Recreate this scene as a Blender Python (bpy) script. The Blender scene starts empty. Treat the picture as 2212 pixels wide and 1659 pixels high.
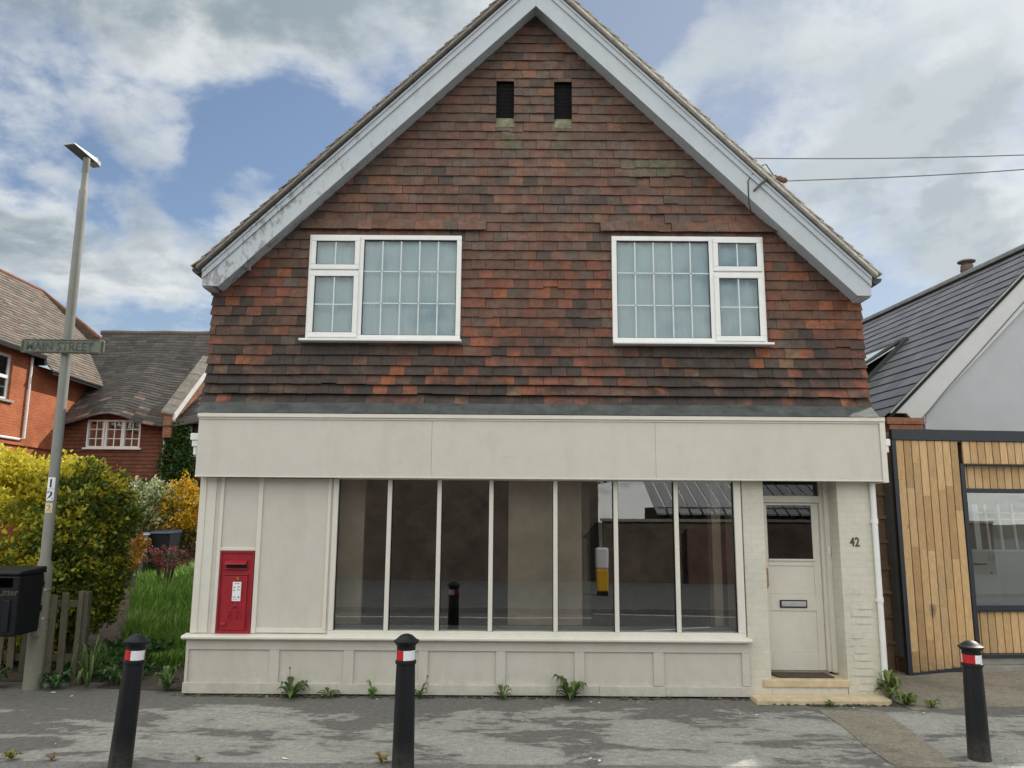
import bpy, bmesh, math, random
from math import sin, cos, pi, radians, sqrt, atan, tan, exp
from mathutils import Vector, Matrix, noise as mnoise

SC = bpy.context.scene
COL = SC.collection
R = random.Random(11)

def jit(c, a=.8, b=1.2):
    k = R.uniform(a, b); return (c[0] * k, c[1] * k, c[2] * k)


# ------------------------------------------------------------------ camera
CAM_Y, CAM_Z, PITCH, ROLL, FPX = -8.62, 1.84, radians(9.61), 0.0072, 1700.0
cam = bpy.data.cameras.new('camera')
camo = bpy.data.objects.new('camera', cam)
COL.objects.link(camo)
cam.sensor_width = 36.0
cam.lens = FPX / 2212.0 * 36.0
cam.clip_start = 0.05
cam.clip_end = 2000
r0 = Vector((1, 0, 0)); u0 = Vector((0, -sin(PITCH), cos(PITCH))); f0 = Vector((0, cos(PITCH), sin(PITCH)))
rr = r0 * cos(ROLL) + u0 * (-sin(ROLL)) * -1
uu = u0 * cos(ROLL) - r0 * sin(ROLL)
m = Matrix(((rr.x, uu.x, -f0.x, 0), (rr.y, uu.y, -f0.y, CAM_Y), (rr.z, uu.z, -f0.z, CAM_Z), (0, 0, 0, 1)))
camo.matrix_world = m
SC.camera = camo


def sky_dir(px, py):
    u = (px - 1106) / FPX; v = (829.5 - py) / FPX
    return (rr * u + uu * v + f0).normalized()


# ------------------------------------------------------------------ object helpers
class MB:
    """collects geometry, then links it as ONE mesh object"""
    def __init__(s, tint=(1, 1, 1)):
        s.v = []; s.f = []; s.mi = []; s.t = []; s.cur = 0; s.tint = tint; s.M = None

    def add(s, pts, faces, tint=None, mi=None):
        b = len(s.v)
        for p in pts:
            p = Vector(p)
            if s.M is not None: p = s.M @ p
            s.v.append(p)
        for f in faces:
            s.f.append([b + i for i in f]); s.mi.append(s.cur if mi is None else mi); s.t.append(tint or s.tint)
        return s

    def box(s, x0, x1, y0, y1, z0, z1, tint=None, mi=None):
        return s.add([(x0, y0, z0), (x1, y0, z0), (x1, y1, z0), (x0, y1, z0), (x0, y0, z1), (x1, y0, z1), (x1, y1, z1), (x0, y1, z1)],
                     [(0, 3, 2, 1), (4, 5, 6, 7), (0, 1, 5, 4), (1, 2, 6, 5), (2, 3, 7, 6), (3, 0, 4, 7)], tint, mi)

    def quad(s, a, b, c, d, tint=None, mi=None):
        return s.add([a, b, c, d], [(0, 1, 2, 3)], tint, mi)

    def prism(s, front, back, tint=None, mi=None):
        n = len(front)
        if n < 3: return s
        fs = [tuple(range(n)), tuple(range(2 * n - 1, n - 1, -1))]
        for i in range(n):
            j = (i + 1) % n
            fs.append((i, i + n, j + n, j))
        return s.add(list(front) + list(back), fs, tint, mi)

    def ext_y(s, poly, y0, y1, tint=None, mi=None):      # polygon in x,z (counter-clockwise seen from -y)
        return s.prism([(x, y0, z) for x, z in poly], [(x, y1, z) for x, z in poly], tint, mi)

    def ext_x(s, poly, x0, x1, tint=None, mi=None):      # polygon in y,z
        return s.prism([(x0, y, z) for y, z in poly], [(x1, y, z) for y, z in poly], tint, mi)

    def ext_z(s, poly, z0, z1, tint=None, mi=None):
        return s.prism([(x, y, z1) for x, y in poly], [(x, y, z0) for x, y in poly], tint, mi)

    def lathe(s, prof, cx=0, cy=0, cz=0, n=20, tint=None, mi=None):
        pts = []; fs = []
        for r, z in prof:
            for k in range(n):
                a = 2 * pi * k / n
                pts.append((cx + r * cos(a), cy + r * sin(a), cz + z))
        for i in range(len(prof) - 1):
            for k in range(n):
                j = (k + 1) % n
                fs.append((i * n + k, i * n + j, (i + 1) * n + j, (i + 1) * n + k))
        fs.append(tuple(range(n - 1, -1, -1)))
        fs.append(tuple(range((len(prof) - 1) * n, len(prof) * n)))
        return s.add(pts, fs, tint, mi)

    def tube(s, path, rad, n=8, tint=None, mi=None):
        P = [Vector(p) for p in path]
        rads = rad if isinstance(rad, (list, tuple)) else [rad] * len(P)
        pts = []; fs = []
        for i, p in enumerate(P):
            d = (P[min(i + 1, len(P) - 1)] - P[max(i - 1, 0)]).normalized()
            up = Vector((0, 0, 1)) if abs(d.z) < .9 else Vector((1, 0, 0))
            a = d.cross(up).normalized(); b = d.cross(a).normalized()
            for k in range(n):
                t = 2 * pi * k / n
                pts.append(p + (a * cos(t) + b * sin(t)) * rads[i])
        for i in range(len(P) - 1):
            for k in range(n):
                j = (k + 1) % n
                fs.append((i * n + k, i * n + j, (i + 1) * n + j, (i + 1) * n + k))
        fs.append(tuple(range(n - 1, -1, -1))); fs.append(tuple(range((len(P) - 1) * n, len(P) * n)))
        return s.add(pts, fs, tint, mi)

    def build(s, name, mats, parent=None, bevel=0, smooth=False):
        me = bpy.data.meshes.new(name)
        me.from_pydata([tuple(v) for v in s.v], [], s.f)
        if not isinstance(mats, (list, tuple)): mats = [mats]
        for mm in mats: me.materials.append(mm)
        me.polygons.foreach_set('material_index', s.mi)
        at = me.color_attributes.new('tint', 'FLOAT_COLOR', 'CORNER')
        buf = []
        for p, t in zip(me.polygons, s.t):
            c = (t[0], t[1], t[2], 1.0)
            buf.extend(c * p.loop_total)
        at.data.foreach_set('color', buf)
        if smooth: me.polygons.foreach_set('use_smooth', [True] * len(me.polygons))
        me.update()
        bm = bmesh.new(); bm.from_mesh(me)
        if len(bm.faces) < 4000 and not getattr(s, 'nofix', False):
            bmesh.ops.recalc_face_normals(bm, faces=bm.faces)
        bm.to_mesh(me); bm.free()
        o = bpy.data.objects.new(name, me); COL.objects.link(o)
        if parent is not None: o.parent = parent
        if bevel:
            b = o.modifiers.new('bevel', 'BEVEL'); b.width = bevel; b.segments = 2; b.limit_method = 'ANGLE'; b.angle_limit = radians(40)
        if smooth:
            try: me.set_sharp_from_angle(angle=radians(35))
            except Exception: pass
        return o


def tag(o, label, cat, group=None, kind=None):
    o['label'] = label; o['category'] = cat
    if group: o['group'] = group
    if kind: o['kind'] = kind
    return o


def thing(name, label, cat, loc=(0, 0, 0), rz=0, group=None):
    o = bpy.data.objects.new(name, None); COL.objects.link(o)
    o.location = loc; o.rotation_euler = (0, 0, rz); o.empty_display_size = .2
    return tag(o, label, cat, group)


def struct(o):
    o['kind'] = 'structure'; return o


def text(name, body, size, mat, parent, loc, rot=(pi / 2, 0, 0), depth=.003, offset=0.0, sx=1.0, align='LEFT'):
    cu = bpy.data.curves.new(name, 'FONT'); cu.body = body; cu.size = size; cu.extrude = depth; cu.offset = offset
    cu.align_x = align; cu.resolution_u = 4
    t = bpy.data.objects.new(name + '_curve', cu); COL.objects.link(t)
    bpy.context.view_layer.update()
    me = bpy.data.meshes.new_from_object(t.evaluated_get(bpy.context.evaluated_depsgraph_get()))
    bpy.data.objects.remove(t); bpy.data.curves.remove(cu)
    me.materials.clear(); me.materials.append(mat)
    o = bpy.data.objects.new(name, me); COL.objects.link(o)
    o.parent = parent; o.location = loc; o.rotation_euler = rot; o.scale = (sx, 1, 1)
    return o


# ------------------------------------------------------------------ material helpers
class NT:
    def __init__(s, name):
        s.m = bpy.data.materials.new(name); s.m.use_nodes = True
        s.t = s.m.node_tree; s.n = s.t.nodes; s.l = s.t.links
        s.b = s.n['Principled BSDF']; s.out = s.n['Material Output']
        s.tc = s.n.new('ShaderNodeTexCoord')

    def node(s, k, **kw):
        nd = s.n.new(k)
        for a, b in kw.items(): setattr(nd, a, b)
        return nd

    def link(s, a, b): s.l.new(a, b)

    def noise(s, scale, detail=6, rough=.6, vec=None, stretch=None, dist=0.0):
        nd = s.node('ShaderNodeTexNoise'); nd.inputs['Scale'].default_value = scale
        nd.inputs['Detail'].default_value = detail; nd.inputs['Roughness'].default_value = rough
        nd.inputs['Distortion'].default_value = dist
        v = vec or s.tc.outputs['Object']
        if stretch:
            mp = s.node('ShaderNodeMapping'); mp.inputs['Scale'].default_value = stretch[:3]
            if len(stretch) > 3: mp.inputs['Rotation'].default_value = (0, 0, stretch[3])
            s.link(v, mp.inputs['Vector']); v = mp.outputs['Vector']
        s.link(v, nd.inputs['Vector'])
        return nd.outputs['Fac']

    def ramp(s, fac, stops, interp='LINEAR'):
        nd = s.node('ShaderNodeValToRGB'); e = nd.color_ramp.elements; nd.color_ramp.interpolation = interp
        while len(e) < len(stops): e.new(.5)
        for el, (p, c) in zip(e, stops):
            el.position = p
            el.color = (c, c, c, 1) if not isinstance(c, (tuple, list)) else (c[0], c[1], c[2], 1)
        s.link(fac, nd.inputs['Fac']); return nd.outputs['Color']

    def mix(s, fac, a, b, mode='MIX'):
        nd = s.node('ShaderNodeMix', data_type='RGBA', blend_type=mode)
        for v, sock in ((fac, nd.inputs[0]), (a, nd.inputs[6]), (b, nd.inputs[7])):
            if isinstance(v, (int, float)): sock.default_value = v
            elif isinstance(v, (tuple, list)): sock.default_value = (v[0], v[1], v[2], 1)
            else: s.link(v, sock)
        return nd.outputs[2]

    def math(s, op, a, b=0.0, c=None):
        nd = s.node('ShaderNodeMath', operation=op)
        for v, sock in zip((a, b) if c is None else (a, b, c), nd.inputs):
            if isinstance(v, (int, float)): sock.default_value = v
            else: s.link(v, sock)
        return nd.outputs[0]

    def attr(s, nm='tint'):
        nd = s.node('ShaderNodeAttribute'); nd.attribute_name = nm; return nd.outputs['Color']

    def bump(s, h, strength=.3, dist=.01):
        nd = s.node('ShaderNodeBump'); nd.inputs['Strength'].default_value = strength; nd.inputs['Distance'].default_value = dist
        s.link(h, nd.inputs['Height']); s.link(nd.outputs['Normal'], s.b.inputs['Normal'])

    def base(s, c):
        if isinstance(c, (tuple, list)): s.b.inputs['Base Color'].default_value = (c[0], c[1], c[2], 1)
        else: s.link(c, s.b.inputs['Base Color'])

    def rough(s, r):
        if isinstance(r, (int, float)): s.b.inputs['Roughness'].default_value = r
        else: s.link(r, s.b.inputs['Roughness'])

    def spec(s, v): s.b.inputs['Specular IOR Level'].default_value = v

    def sep(s, vec=None):
        nd = s.node('ShaderNodeSeparateXYZ'); s.link(vec or s.tc.outputs['Object'], nd.inputs[0]); return nd.outputs

    def comb(s, x, y, z=0.0):
        nd = s.node('ShaderNodeCombineXYZ')
        for v, sock in zip((x, y, z), nd.inputs):
            if isinstance(v, (int, float)): sock.default_value = v
            else: s.link(v, sock)
        return nd.outputs[0]


def simple(name, col, rough=.6, var=.12, scale=9, bump=0.0, bscale=60, metal=0, spec=.5):
    t = NT(name)
    n = t.noise(scale, 8, .65)
    lo = tuple(c * (1 - var) for c in col); hi = tuple(min(1, c * (1 + var)) for c in col)
    t.base(t.ramp(n, [(.3, lo), (.7, hi)]))
    t.rough(rough); t.b.inputs['Metallic'].default_value = metal; t.spec(spec)
    if bump: t.bump(t.noise(bscale, 5, .6), bump, .004)
    return t.m


def tinted(name, rough=.85, grunge=.35, scale=14, bump=.25, bscale=90, spec=.3, streak=None):
    """colour comes from the piece itself (one value per tile, board or leaf), broken up by grime"""
    t = NT(name)
    n = t.noise(scale, 9, .68)
    n2 = t.noise(scale * 5, 4, .6, stretch=streak)
    f = t.ramp(n, [(.28, 1 - grunge), (.72, 1 + grunge * .55)])
    c = t.mix(1.0, t.attr(), f, 'MULTIPLY')
    f2 = t.ramp(n2, [(.3, 1 - grunge * .5), (.7, 1 + grunge * .3)])
    c = t.mix(1.0, c, f2, 'MULTIPLY')
    t.base(c); t.rough(rough); t.spec(spec)
    if bump: t.bump(t.noise(bscale, 6, .65), bump, .006)
    return t.m


def paint(name, col, grime=.25, rough=.45, streaks=True):
    t = NT(name)
    xyz = t.sep()
    v = t.comb(t.math('MULTIPLY', xyz[0], 1.0), t.math('MULTIPLY', xyz[1], 1.0), t.math('MULTIPLY', xyz[2], .22))
    a = t.noise(3.2, 7, .62, vec=v, dist=.4)
    b = t.noise(26, 6, .7)
    d = t.noise(1.3, 5, .6)
    c = t.mix(t.ramp(a, [(.5, 0.0), (.78, grime)]), col, (col[0] * .72, col[1] * .70, col[2] * .55))
    c = t.mix(t.ramp(b, [(.62, 0.0), (.8, grime * .9)]), c, (col[0] * .55, col[1] * .55, col[2] * .5))
    c = t.mix(t.ramp(d, [(.35, 0.0), (.75, grime * .5)]), c, (col[0] * .9, col[1] * .9, col[2] * .82))
    # splash dirt that the pavement has thrown up
    low = t.node('ShaderNodeMapRange'); t.link(xyz[2], low.inputs[0])
    low.inputs[1].default_value = .32; low.inputs[2].default_value = -.02; low.inputs[3].default_value = 0; low.inputs[4].default_value = .5
    dn = t.ramp(t.noise(11, 8, .7), [(.38, 0.0), (.7, 1.0)])
    c = t.mix(t.math('MULTIPLY', low.outputs[0], dn), c, (col[0] * .42, col[1] * .42, col[2] * .36))
    # scuffs and old smears, patchy undercoat showing through
    sm = t.noise(2.4, 8, .7, stretch=(.7, 1, 2.6), dist=1.2)
    c = t.mix(t.ramp(sm, [(.64, 0.0), (.70, grime * .9), (.80, grime * 1.2)]), c, (col[0] * .60, col[1] * .60, col[2] * .56))
    c = t.mix(1.0, c, t.ramp(t.noise(7, 6, .65), [(.3, .955), (.7, 1.03)]), 'MULTIPLY')
    c = t.mix(1.0, c, t.ramp(t.noise(70, 3, .6), [(.3, .965), (.7, 1.03)]), 'MULTIPLY')
    t.base(c); t.rough(rough); t.spec(.4)
    t.bump(t.math('ADD', t.noise(38, 7, .6), t.noise(5, 4, .5)), .14, .004)
    return t.m


def brick(name, axis, c1, c2, mortar, bw=.225, bh=.075, ms=.012, var=.5, bump=.5, grime=.4, warp=0.0, mott=.2):
    t = NT(name); o = t.sep()
    v = t.comb(o[0 if axis == 'x' else 1], o[2], 0.0)
    if warp:
        w = t.noise(2.0, 4, .5)
        v = t.comb(o[0 if axis == 'x' else 1], t.math('ADD', o[2], t.math('MULTIPLY', w, warp)), 0.0)
    b = t.node('ShaderNodeTexBrick'); t.link(v, b.inputs['Vector'])
    b.inputs['Scale'].default_value = 1; b.inputs['Brick Width'].default_value = bw; b.inputs['Row Height'].default_value = bh
    b.inputs['Mortar Size'].default_value = ms; b.inputs['Mortar Smooth'].default_value = .2; b.inputs['Bias'].default_value = 0
    b.inputs['Color1'].default_value = (*c1, 1); b.inputs['Color2'].default_value = (*c2, 1); b.inputs['Mortar'].default_value = (*mortar, 1)
    n = t.noise(1.1, 8, .65); n2 = t.noise(18, 5, .6)
    c = t.mix(1.0, b.outputs['Color'], t.ramp(n, [(.3, 1 - grime), (.7, 1.15)]), 'MULTIPLY')
    c = t.mix(1.0, c, t.ramp(n2, [(.3, 1 - mott), (.7, 1 + mott * .75)]), 'MULTIPLY')
    t.base(c); t.rough(.9); t.spec(.2)
    h = t.math('ADD', t.math('MULTIPLY', b.outputs['Fac'], -1.0), t.math('MULTIPLY', n2, .5))
    t.bump(h, bump, .01)
    return t.m


def glass(name, tint=(.93, .95, .94), ior=1.5, extra=0.02, rough=0.0):
    t = NT(name)
    tr = t.node('ShaderNodeBsdfTransparent'); tr.inputs[0].default_value = (*tint, 1)
    gl = t.node('ShaderNodeBsdfGlossy'); gl.inputs['Roughness'].default_value = rough
    fr = t.node('ShaderNodeFresnel'); fr.inputs['IOR'].default_value = ior
    f = t.math('ADD', t.math('MULTIPLY', fr.outputs[0], 2.3), extra)
    mx = t.node('ShaderNodeMixShader'); t.link(f, mx.inputs[0]); t.link(tr.outputs[0], mx.inputs[1]); t.link(gl.outputs[0], mx.inputs[2])
    if True:
        bp = t.node('ShaderNodeBump'); bp.inputs['Strength'].default_value = .02; bp.inputs['Distance'].default_value = .02
        t.link(t.noise(1.6, 2, .5), bp.inputs['Height']); t.link(bp.outputs[0], gl.inputs['Normal'])
    t.link(mx.outputs[0], t.out.inputs['Surface'])
    return t.m


def leafmat(name, trans=.35):
    t = NT(name)
    c = t.mix(1.0, t.attr(), t.ramp(t.noise(7, 4, .6), [(.3, .7), (.7, 1.2)]), 'MULTIPLY')
    t.base(c); t.rough(.5); t.spec(.35)
    tl = t.node('ShaderNodeBsdfTranslucent'); t.link(c, tl.inputs[0])
    mx = t.node('ShaderNodeMixShader'); mx.inputs[0].default_value = trans
    t.link(t.b.outputs[0], mx.inputs[1]); t.link(tl.outputs[0], mx.inputs[2]); t.link(mx.outputs[0], t.out.inputs['Surface'])
    return t.m


CREAM = (.585, .56, .505)
M = {}
M['cream'] = paint('cream_paint', CREAM, .32)
M['cream_wall'] = paint('cream_trim_paint', (.685, .665, .60), .26)
M['white'] = simple('white_plastic', (.78, .79, .78), .35, .05, 6)
M['barge'] = None
def tile_mat():
    t = NT('clay_tile')
    big = t.noise(1.5, 8, .68, stretch=(1, 1, 1.5), dist=.4); n = t.noise(10, 9, .7); n2 = t.noise(46, 5, .65); o = t.sep()
    c = t.mix(t.ramp(t.noise(13, 7, .7), [(.36, .06), (.68, .5)]), t.attr(), (.135, .096, .078))
    c = t.mix(1.0, c, t.ramp(n, [(.28, .66), (.72, 1.22)]), 'MULTIPLY')
    c = t.mix(1.0, c, t.ramp(n2, [(.3, .82), (.7, 1.16)]), 'MULTIPLY')
    # soot lies in broad patches over the lower courses
    low = t.node('ShaderNodeMapRange'); t.link(o[2], low.inputs[0])
    low.inputs[1].default_value = 4.4; low.inputs[2].default_value = 3.1; low.inputs[3].default_value = .25; low.inputs[4].default_value = .95
    soot = t.math('MULTIPLY', t.ramp(big, [(.43, 0.0), (.56, .95)]), low.outputs[0])
    c = t.mix(soot, c, (.048, .043, .040))
    t.base(c); t.rough(.9); t.spec(.25)
    t.bump(t.math('ADD', n, t.math('MULTIPLY', n2, .6)), .45, .006)
    return t.m


M['tile'] = tile_mat()
M['rooftile'] = tinted('roof_tile', .9, .4, 9, .5, 60)
M['lead'] = simple('lead_flashing', (.075, .085, .083), .7, .45, 6, .3, 30, 0, .3)
M['black'] = simple('black_paint', (.0085, .0095, .0115), .42, .35, 12, .08, 40, 0, .32)
def black_paint():
    t = NT('black_paint_worn')
    a = t.noise(4, 8, .7, stretch=(1, 1, .4)); b2 = t.noise(34, 6, .7)
    c = t.ramp(a, [(.35, (.0075, .0085, .0105)), (.7, (.013, .014, .016))])
    c = t.mix(t.ramp(b2, [(.60, 0.0), (.74, .5)]), c, (.045, .043, .04))
    low = t.node('ShaderNodeMapRange'); o = t.sep(); t.link(o[2], low.inputs[0])
    low.inputs[1].default_value = .22; low.inputs[2].default_value = .0; low.inputs[3].default_value = 0; low.inputs[4].default_value = .8
    c = t.mix(t.math('MULTIPLY', low.outputs[0], t.ramp(b2, [(.35, .2), (.6, 1.0)])), c, (.075, .07, .06))
    t.base(c); t.rough(t.ramp(b2, [(.3, .36), (.7, .6)])); t.spec(.32); t.bump(b2, .08, .003); return t.m


M['black'] = black_paint()
M['blackmatt'] = simple('black_plastic', (.007, .009, .012), .5, .3, 14, .1, 50, 0, .3)
M['dark'] = simple('dark_void', (.012, .012, .014), .9, .2, 5)
M['red'] = simple('post_box_red', (.30, .012, .022), .42, .18, 9, .08, 40)
M['paper'] = simple('white_paper', (.80, .82, .84), .5, .04, 20)
M['greyink'] = simple('grey_ink', (.25, .26, .29), .6, .1, 20)
M['stone'] = simple('step_stone', (.55, .45, .30), .85, .22, 8, .35, 40)
M['steel'] = simple('brushed_steel', (.55, .57, .58), .35, .1, 12, 0, 60, .8)
M['brass'] = simple('brass', (.45, .27, .09), .4, .2, 20, 0, 60, .6)
M['mat'] = simple('coir_mat', (.07, .05, .035), .95, .4, 40, .8, 180)
M['glass'] = glass('window_glass')
M['glass_dark'] = glass('door_glass', (.35, .36, .36), 1.5, .02)
M['glass_up'] = glass('upstairs_glass', (.92, .97, .98), 1.35, .0)
M['blind'] = simple('net_blind', (.47, .555, .585), .9, .07, 3, .15, 120)
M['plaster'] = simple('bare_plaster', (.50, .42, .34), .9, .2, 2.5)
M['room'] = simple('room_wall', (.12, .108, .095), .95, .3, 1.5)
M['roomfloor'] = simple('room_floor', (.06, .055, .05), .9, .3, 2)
M['ledge'] = simple('window_ledge_paint', (.60, .60, .59), .6, .08, 5)
M['wood_grey'] = tinted('weathered_wood', .9, .35, 6, .5, 50, .2, (6, 6, .8))
M['wood'] = tinted('timber_cladding', .62, .3, 5, .25, 40, .35, (10, 10, 1.2))
def wood_mat():
    t = NT('timber_cladding')
    n = t.noise(5, 9, .68, stretch=(10, 10, 1.2)); n2 = t.noise(22, 5, .6, stretch=(6, 6, .8)); kn = t.noise(9, 3, .5, stretch=(1.6, 1, .8))
    c = t.mix(1.0, t.attr(), t.ramp(n, [(.28, .70), (.72, 1.16)]), 'MULTIPLY')
    c = t.mix(1.0, c, t.ramp(n2, [(.3, .86), (.7, 1.1)]), 'MULTIPLY')
    c = t.mix(t.ramp(kn, [(.70, 0.0), (.78, .6)]), c, (.16, .08, .03))
    o = t.sep()
    # a scuff where something has rubbed the boards, and dirt along the bottom
    du = t.math('MULTIPLY', t.math('SUBTRACT', o[0], .34), 11.0); dz = t.math('MULTIPLY', t.math('SUBTRACT', o[2], .76), 6.5)
    r2 = t.math('ADD', t.math('MULTIPLY', du, du), t.math('MULTIPLY', dz, dz))
    wob = t.math('MULTIPLY', t.noise(14, 6, .7), 1.2)
    sc = t.ramp(t.math('ADD', r2, wob), [(.55, .8), (1.0, 0.0)])
    c = t.mix(sc, c, (.10, .09, .08))
    low = t.node('ShaderNodeMapRange'); t.link(o[2], low.inputs[0])
    low.inputs[1].default_value = .28; low.inputs[2].default_value = .08; low.inputs[3].default_value = 0; low.inputs[4].default_value = .75
    c = t.mix(t.math('MULTIPLY', low.outputs[0], t.ramp(t.noise(12, 6, .7), [(.4, .1), (.65, 1.0)])), c, (.15, .11, .075))
    t.base(c); t.rough(.62); t.spec(.35); t.bump(n, .25, .004)
    return t.m


M['wood'] = wood_mat()
M['render'] = simple('pale_render', (.43, .455, .475), .9, .05, 3, .25, 140)
M['slate'] = tinted('roof_slate', .5, .2, 6, .15, 60, .45)
M['navy'] = simple('dark_trim', (.018, .024, .034), .45, .25, 8)
M['brick_pier'] = brick('painted_brick', 'x', (.575, .56, .48), (.585, .57, .49), (.55, .535, .455), .225, .075, .007, bump=.2, grime=.09, warp=.03, mott=.06)
M['brick_y'] = brick('red_brick_end', 'y', (.42, .105, .042), (.47, .145, .06), (.38, .17, .10), grime=.32)
M['brick_x'] = brick('red_brick', 'x', (.30, .10, .05), (.36, .15, .08), (.26, .2, .16), grime=.4)
M['brick_dark'] = brick('old_dark_brick', 'x', (.17, .125, .10), (.22, .16, .13), (.19, .17, .155), grime=.5)
M['brick_side'] = brick('old_brick_side', 'y', (.22, .14, .09), (.30, .20, .13), (.2, .17, .13), grime=.5)
M['cottage_tile'] = None


def cottage_mat():
    t = NT('cottage_tile_hanging'); o = t.sep()
    wob = t.math('MULTIPLY', t.noise(2.5, 4, .6), .05)
    v = t.comb(o[0], t.math('ADD', o[2], wob), 0.0)
    b = t.node('ShaderNodeTexBrick'); t.link(v, b.inputs['Vector'])
    b.inputs['Scale'].default_value = 1; b.inputs['Brick Width'].default_value = .165; b.inputs['Row Height'].default_value = .115; b.inputs['Mortar Size'].default_value = .002
    b.inputs['Color1'].default_value = (.21, .082, .050, 1); b.inputs['Color2'].default_value = (.145, .066, .046, 1); b.inputs['Mortar'].default_value = (.10, .05, .035, 1)
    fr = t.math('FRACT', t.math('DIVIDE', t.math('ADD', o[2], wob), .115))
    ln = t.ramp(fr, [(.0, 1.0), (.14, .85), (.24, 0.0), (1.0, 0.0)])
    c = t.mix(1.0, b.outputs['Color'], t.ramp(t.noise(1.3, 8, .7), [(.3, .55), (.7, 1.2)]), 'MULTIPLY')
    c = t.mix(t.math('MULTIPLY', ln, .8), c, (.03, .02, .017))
    t.base(c); t.rough(.9); t.spec(.2)
    t.bump(t.math('MULTIPLY', fr, -1.0), .8, .03)
    return t.m


M['cottage_tile'] = cottage_mat()
M['lamp'] = None
M['concrete'] = simple('concrete', (.30, .285, .25), .9, .25, 5, .5, 60)
M['leaf'] = leafmat('leaf')
M['grass'] = leafmat('grass_blade', .3)
M['petal'] = simple('white_petal', (.85, .85, .82), .7, .03, 10)
M['bark'] = simple('bark', (.09, .065, .045), .95, .35, 12, .6, 40)
M['soil'] = simple('soil', (.075, .06, .045), .95, .45, 5, .8, 30)
M['blue'] = simple('blue_plastic', (.02, .07, .30), .45, .15, 9)
M['yellow'] = simple('yellow_plastic', (.75, .42, .03), .45, .1, 9)
M['glow_white'] = simple('bright_white_plastic', (.85, .85, .85), .35, .03, 9)


def reflective(name, col):
    t = NT(name); t.base(t.ramp(t.noise(60, 3, .5), [(.3, tuple(c * .9 for c in col)), (.7, col)])); t.rough(.35); return t.m


M['band_red'] = reflective('reflective_red', (.52, .015, .02))
M['band_white'] = reflective('reflective_white', (.88, .90, .92))


def barge_mat():
    t = NT('weathered_white_board'); o = t.sep()
    col = (.48, .53, .575)
    g = t.noise(2.6, 8, .7, dist=.8)
    fl = t.noise(9, 8, .75, stretch=(1, 1, .45))
    # the paint has flaked where rain runs off the left-hand slope
    side = t.node('ShaderNodeMapRange'); t.link(o[0], side.inputs[0])
    side.inputs[1].default_value = -.6; side.inputs[2].default_value = -2.6; side.inputs[3].default_value = 0; side.inputs[4].default_value = 1
    fk = t.math('MULTIPLY', t.ramp(fl, [(.525, 0.0), (.585, 1.0)]), side.outputs[0])
    c = t.mix(t.ramp(g, [(.45, 0.0), (.75, .5)]), col, (.36, .385, .39))
    c = t.mix(t.math('MULTIPLY', fk, .75), c, (.22, .21, .20))
    t.base(c); t.rough(.6); t.bump(t.math('ADD', t.noise(30, 5, .6), t.math('MULTIPLY', fk, -1.0)), .25, .004)
    return t.m


M['barge'] = barge_mat()


def lamp_mat():
    t = NT('galvanised_post'); o = t.sep()
    n = t.noise(5, 8, .7, stretch=(1, 1, .35)); n2 = t.noise(22, 5, .6)
    c = t.ramp(n, [(.3, (.15, .157, .145)), (.55, (.215, .222, .205)), (.8, (.29, .295, .275))])
    low = t.node('ShaderNodeMapRange'); t.link(o[2], low.inputs[0])
    low.inputs[1].default_value = 2.4; low.inputs[2].default_value = .7; low.inputs[3].default_value = 0; low.inputs[4].default_value = .7
    c = t.mix(t.math('MULTIPLY', low.outputs[0], t.ramp(n2, [(.35, .1), (.65, 1.0)])), c, (.22, .20, .11))
    t.base(c); t.rough(.7); t.bump(n2, .2, .004); return t.m


M['lamp'] = lamp_mat()


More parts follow.
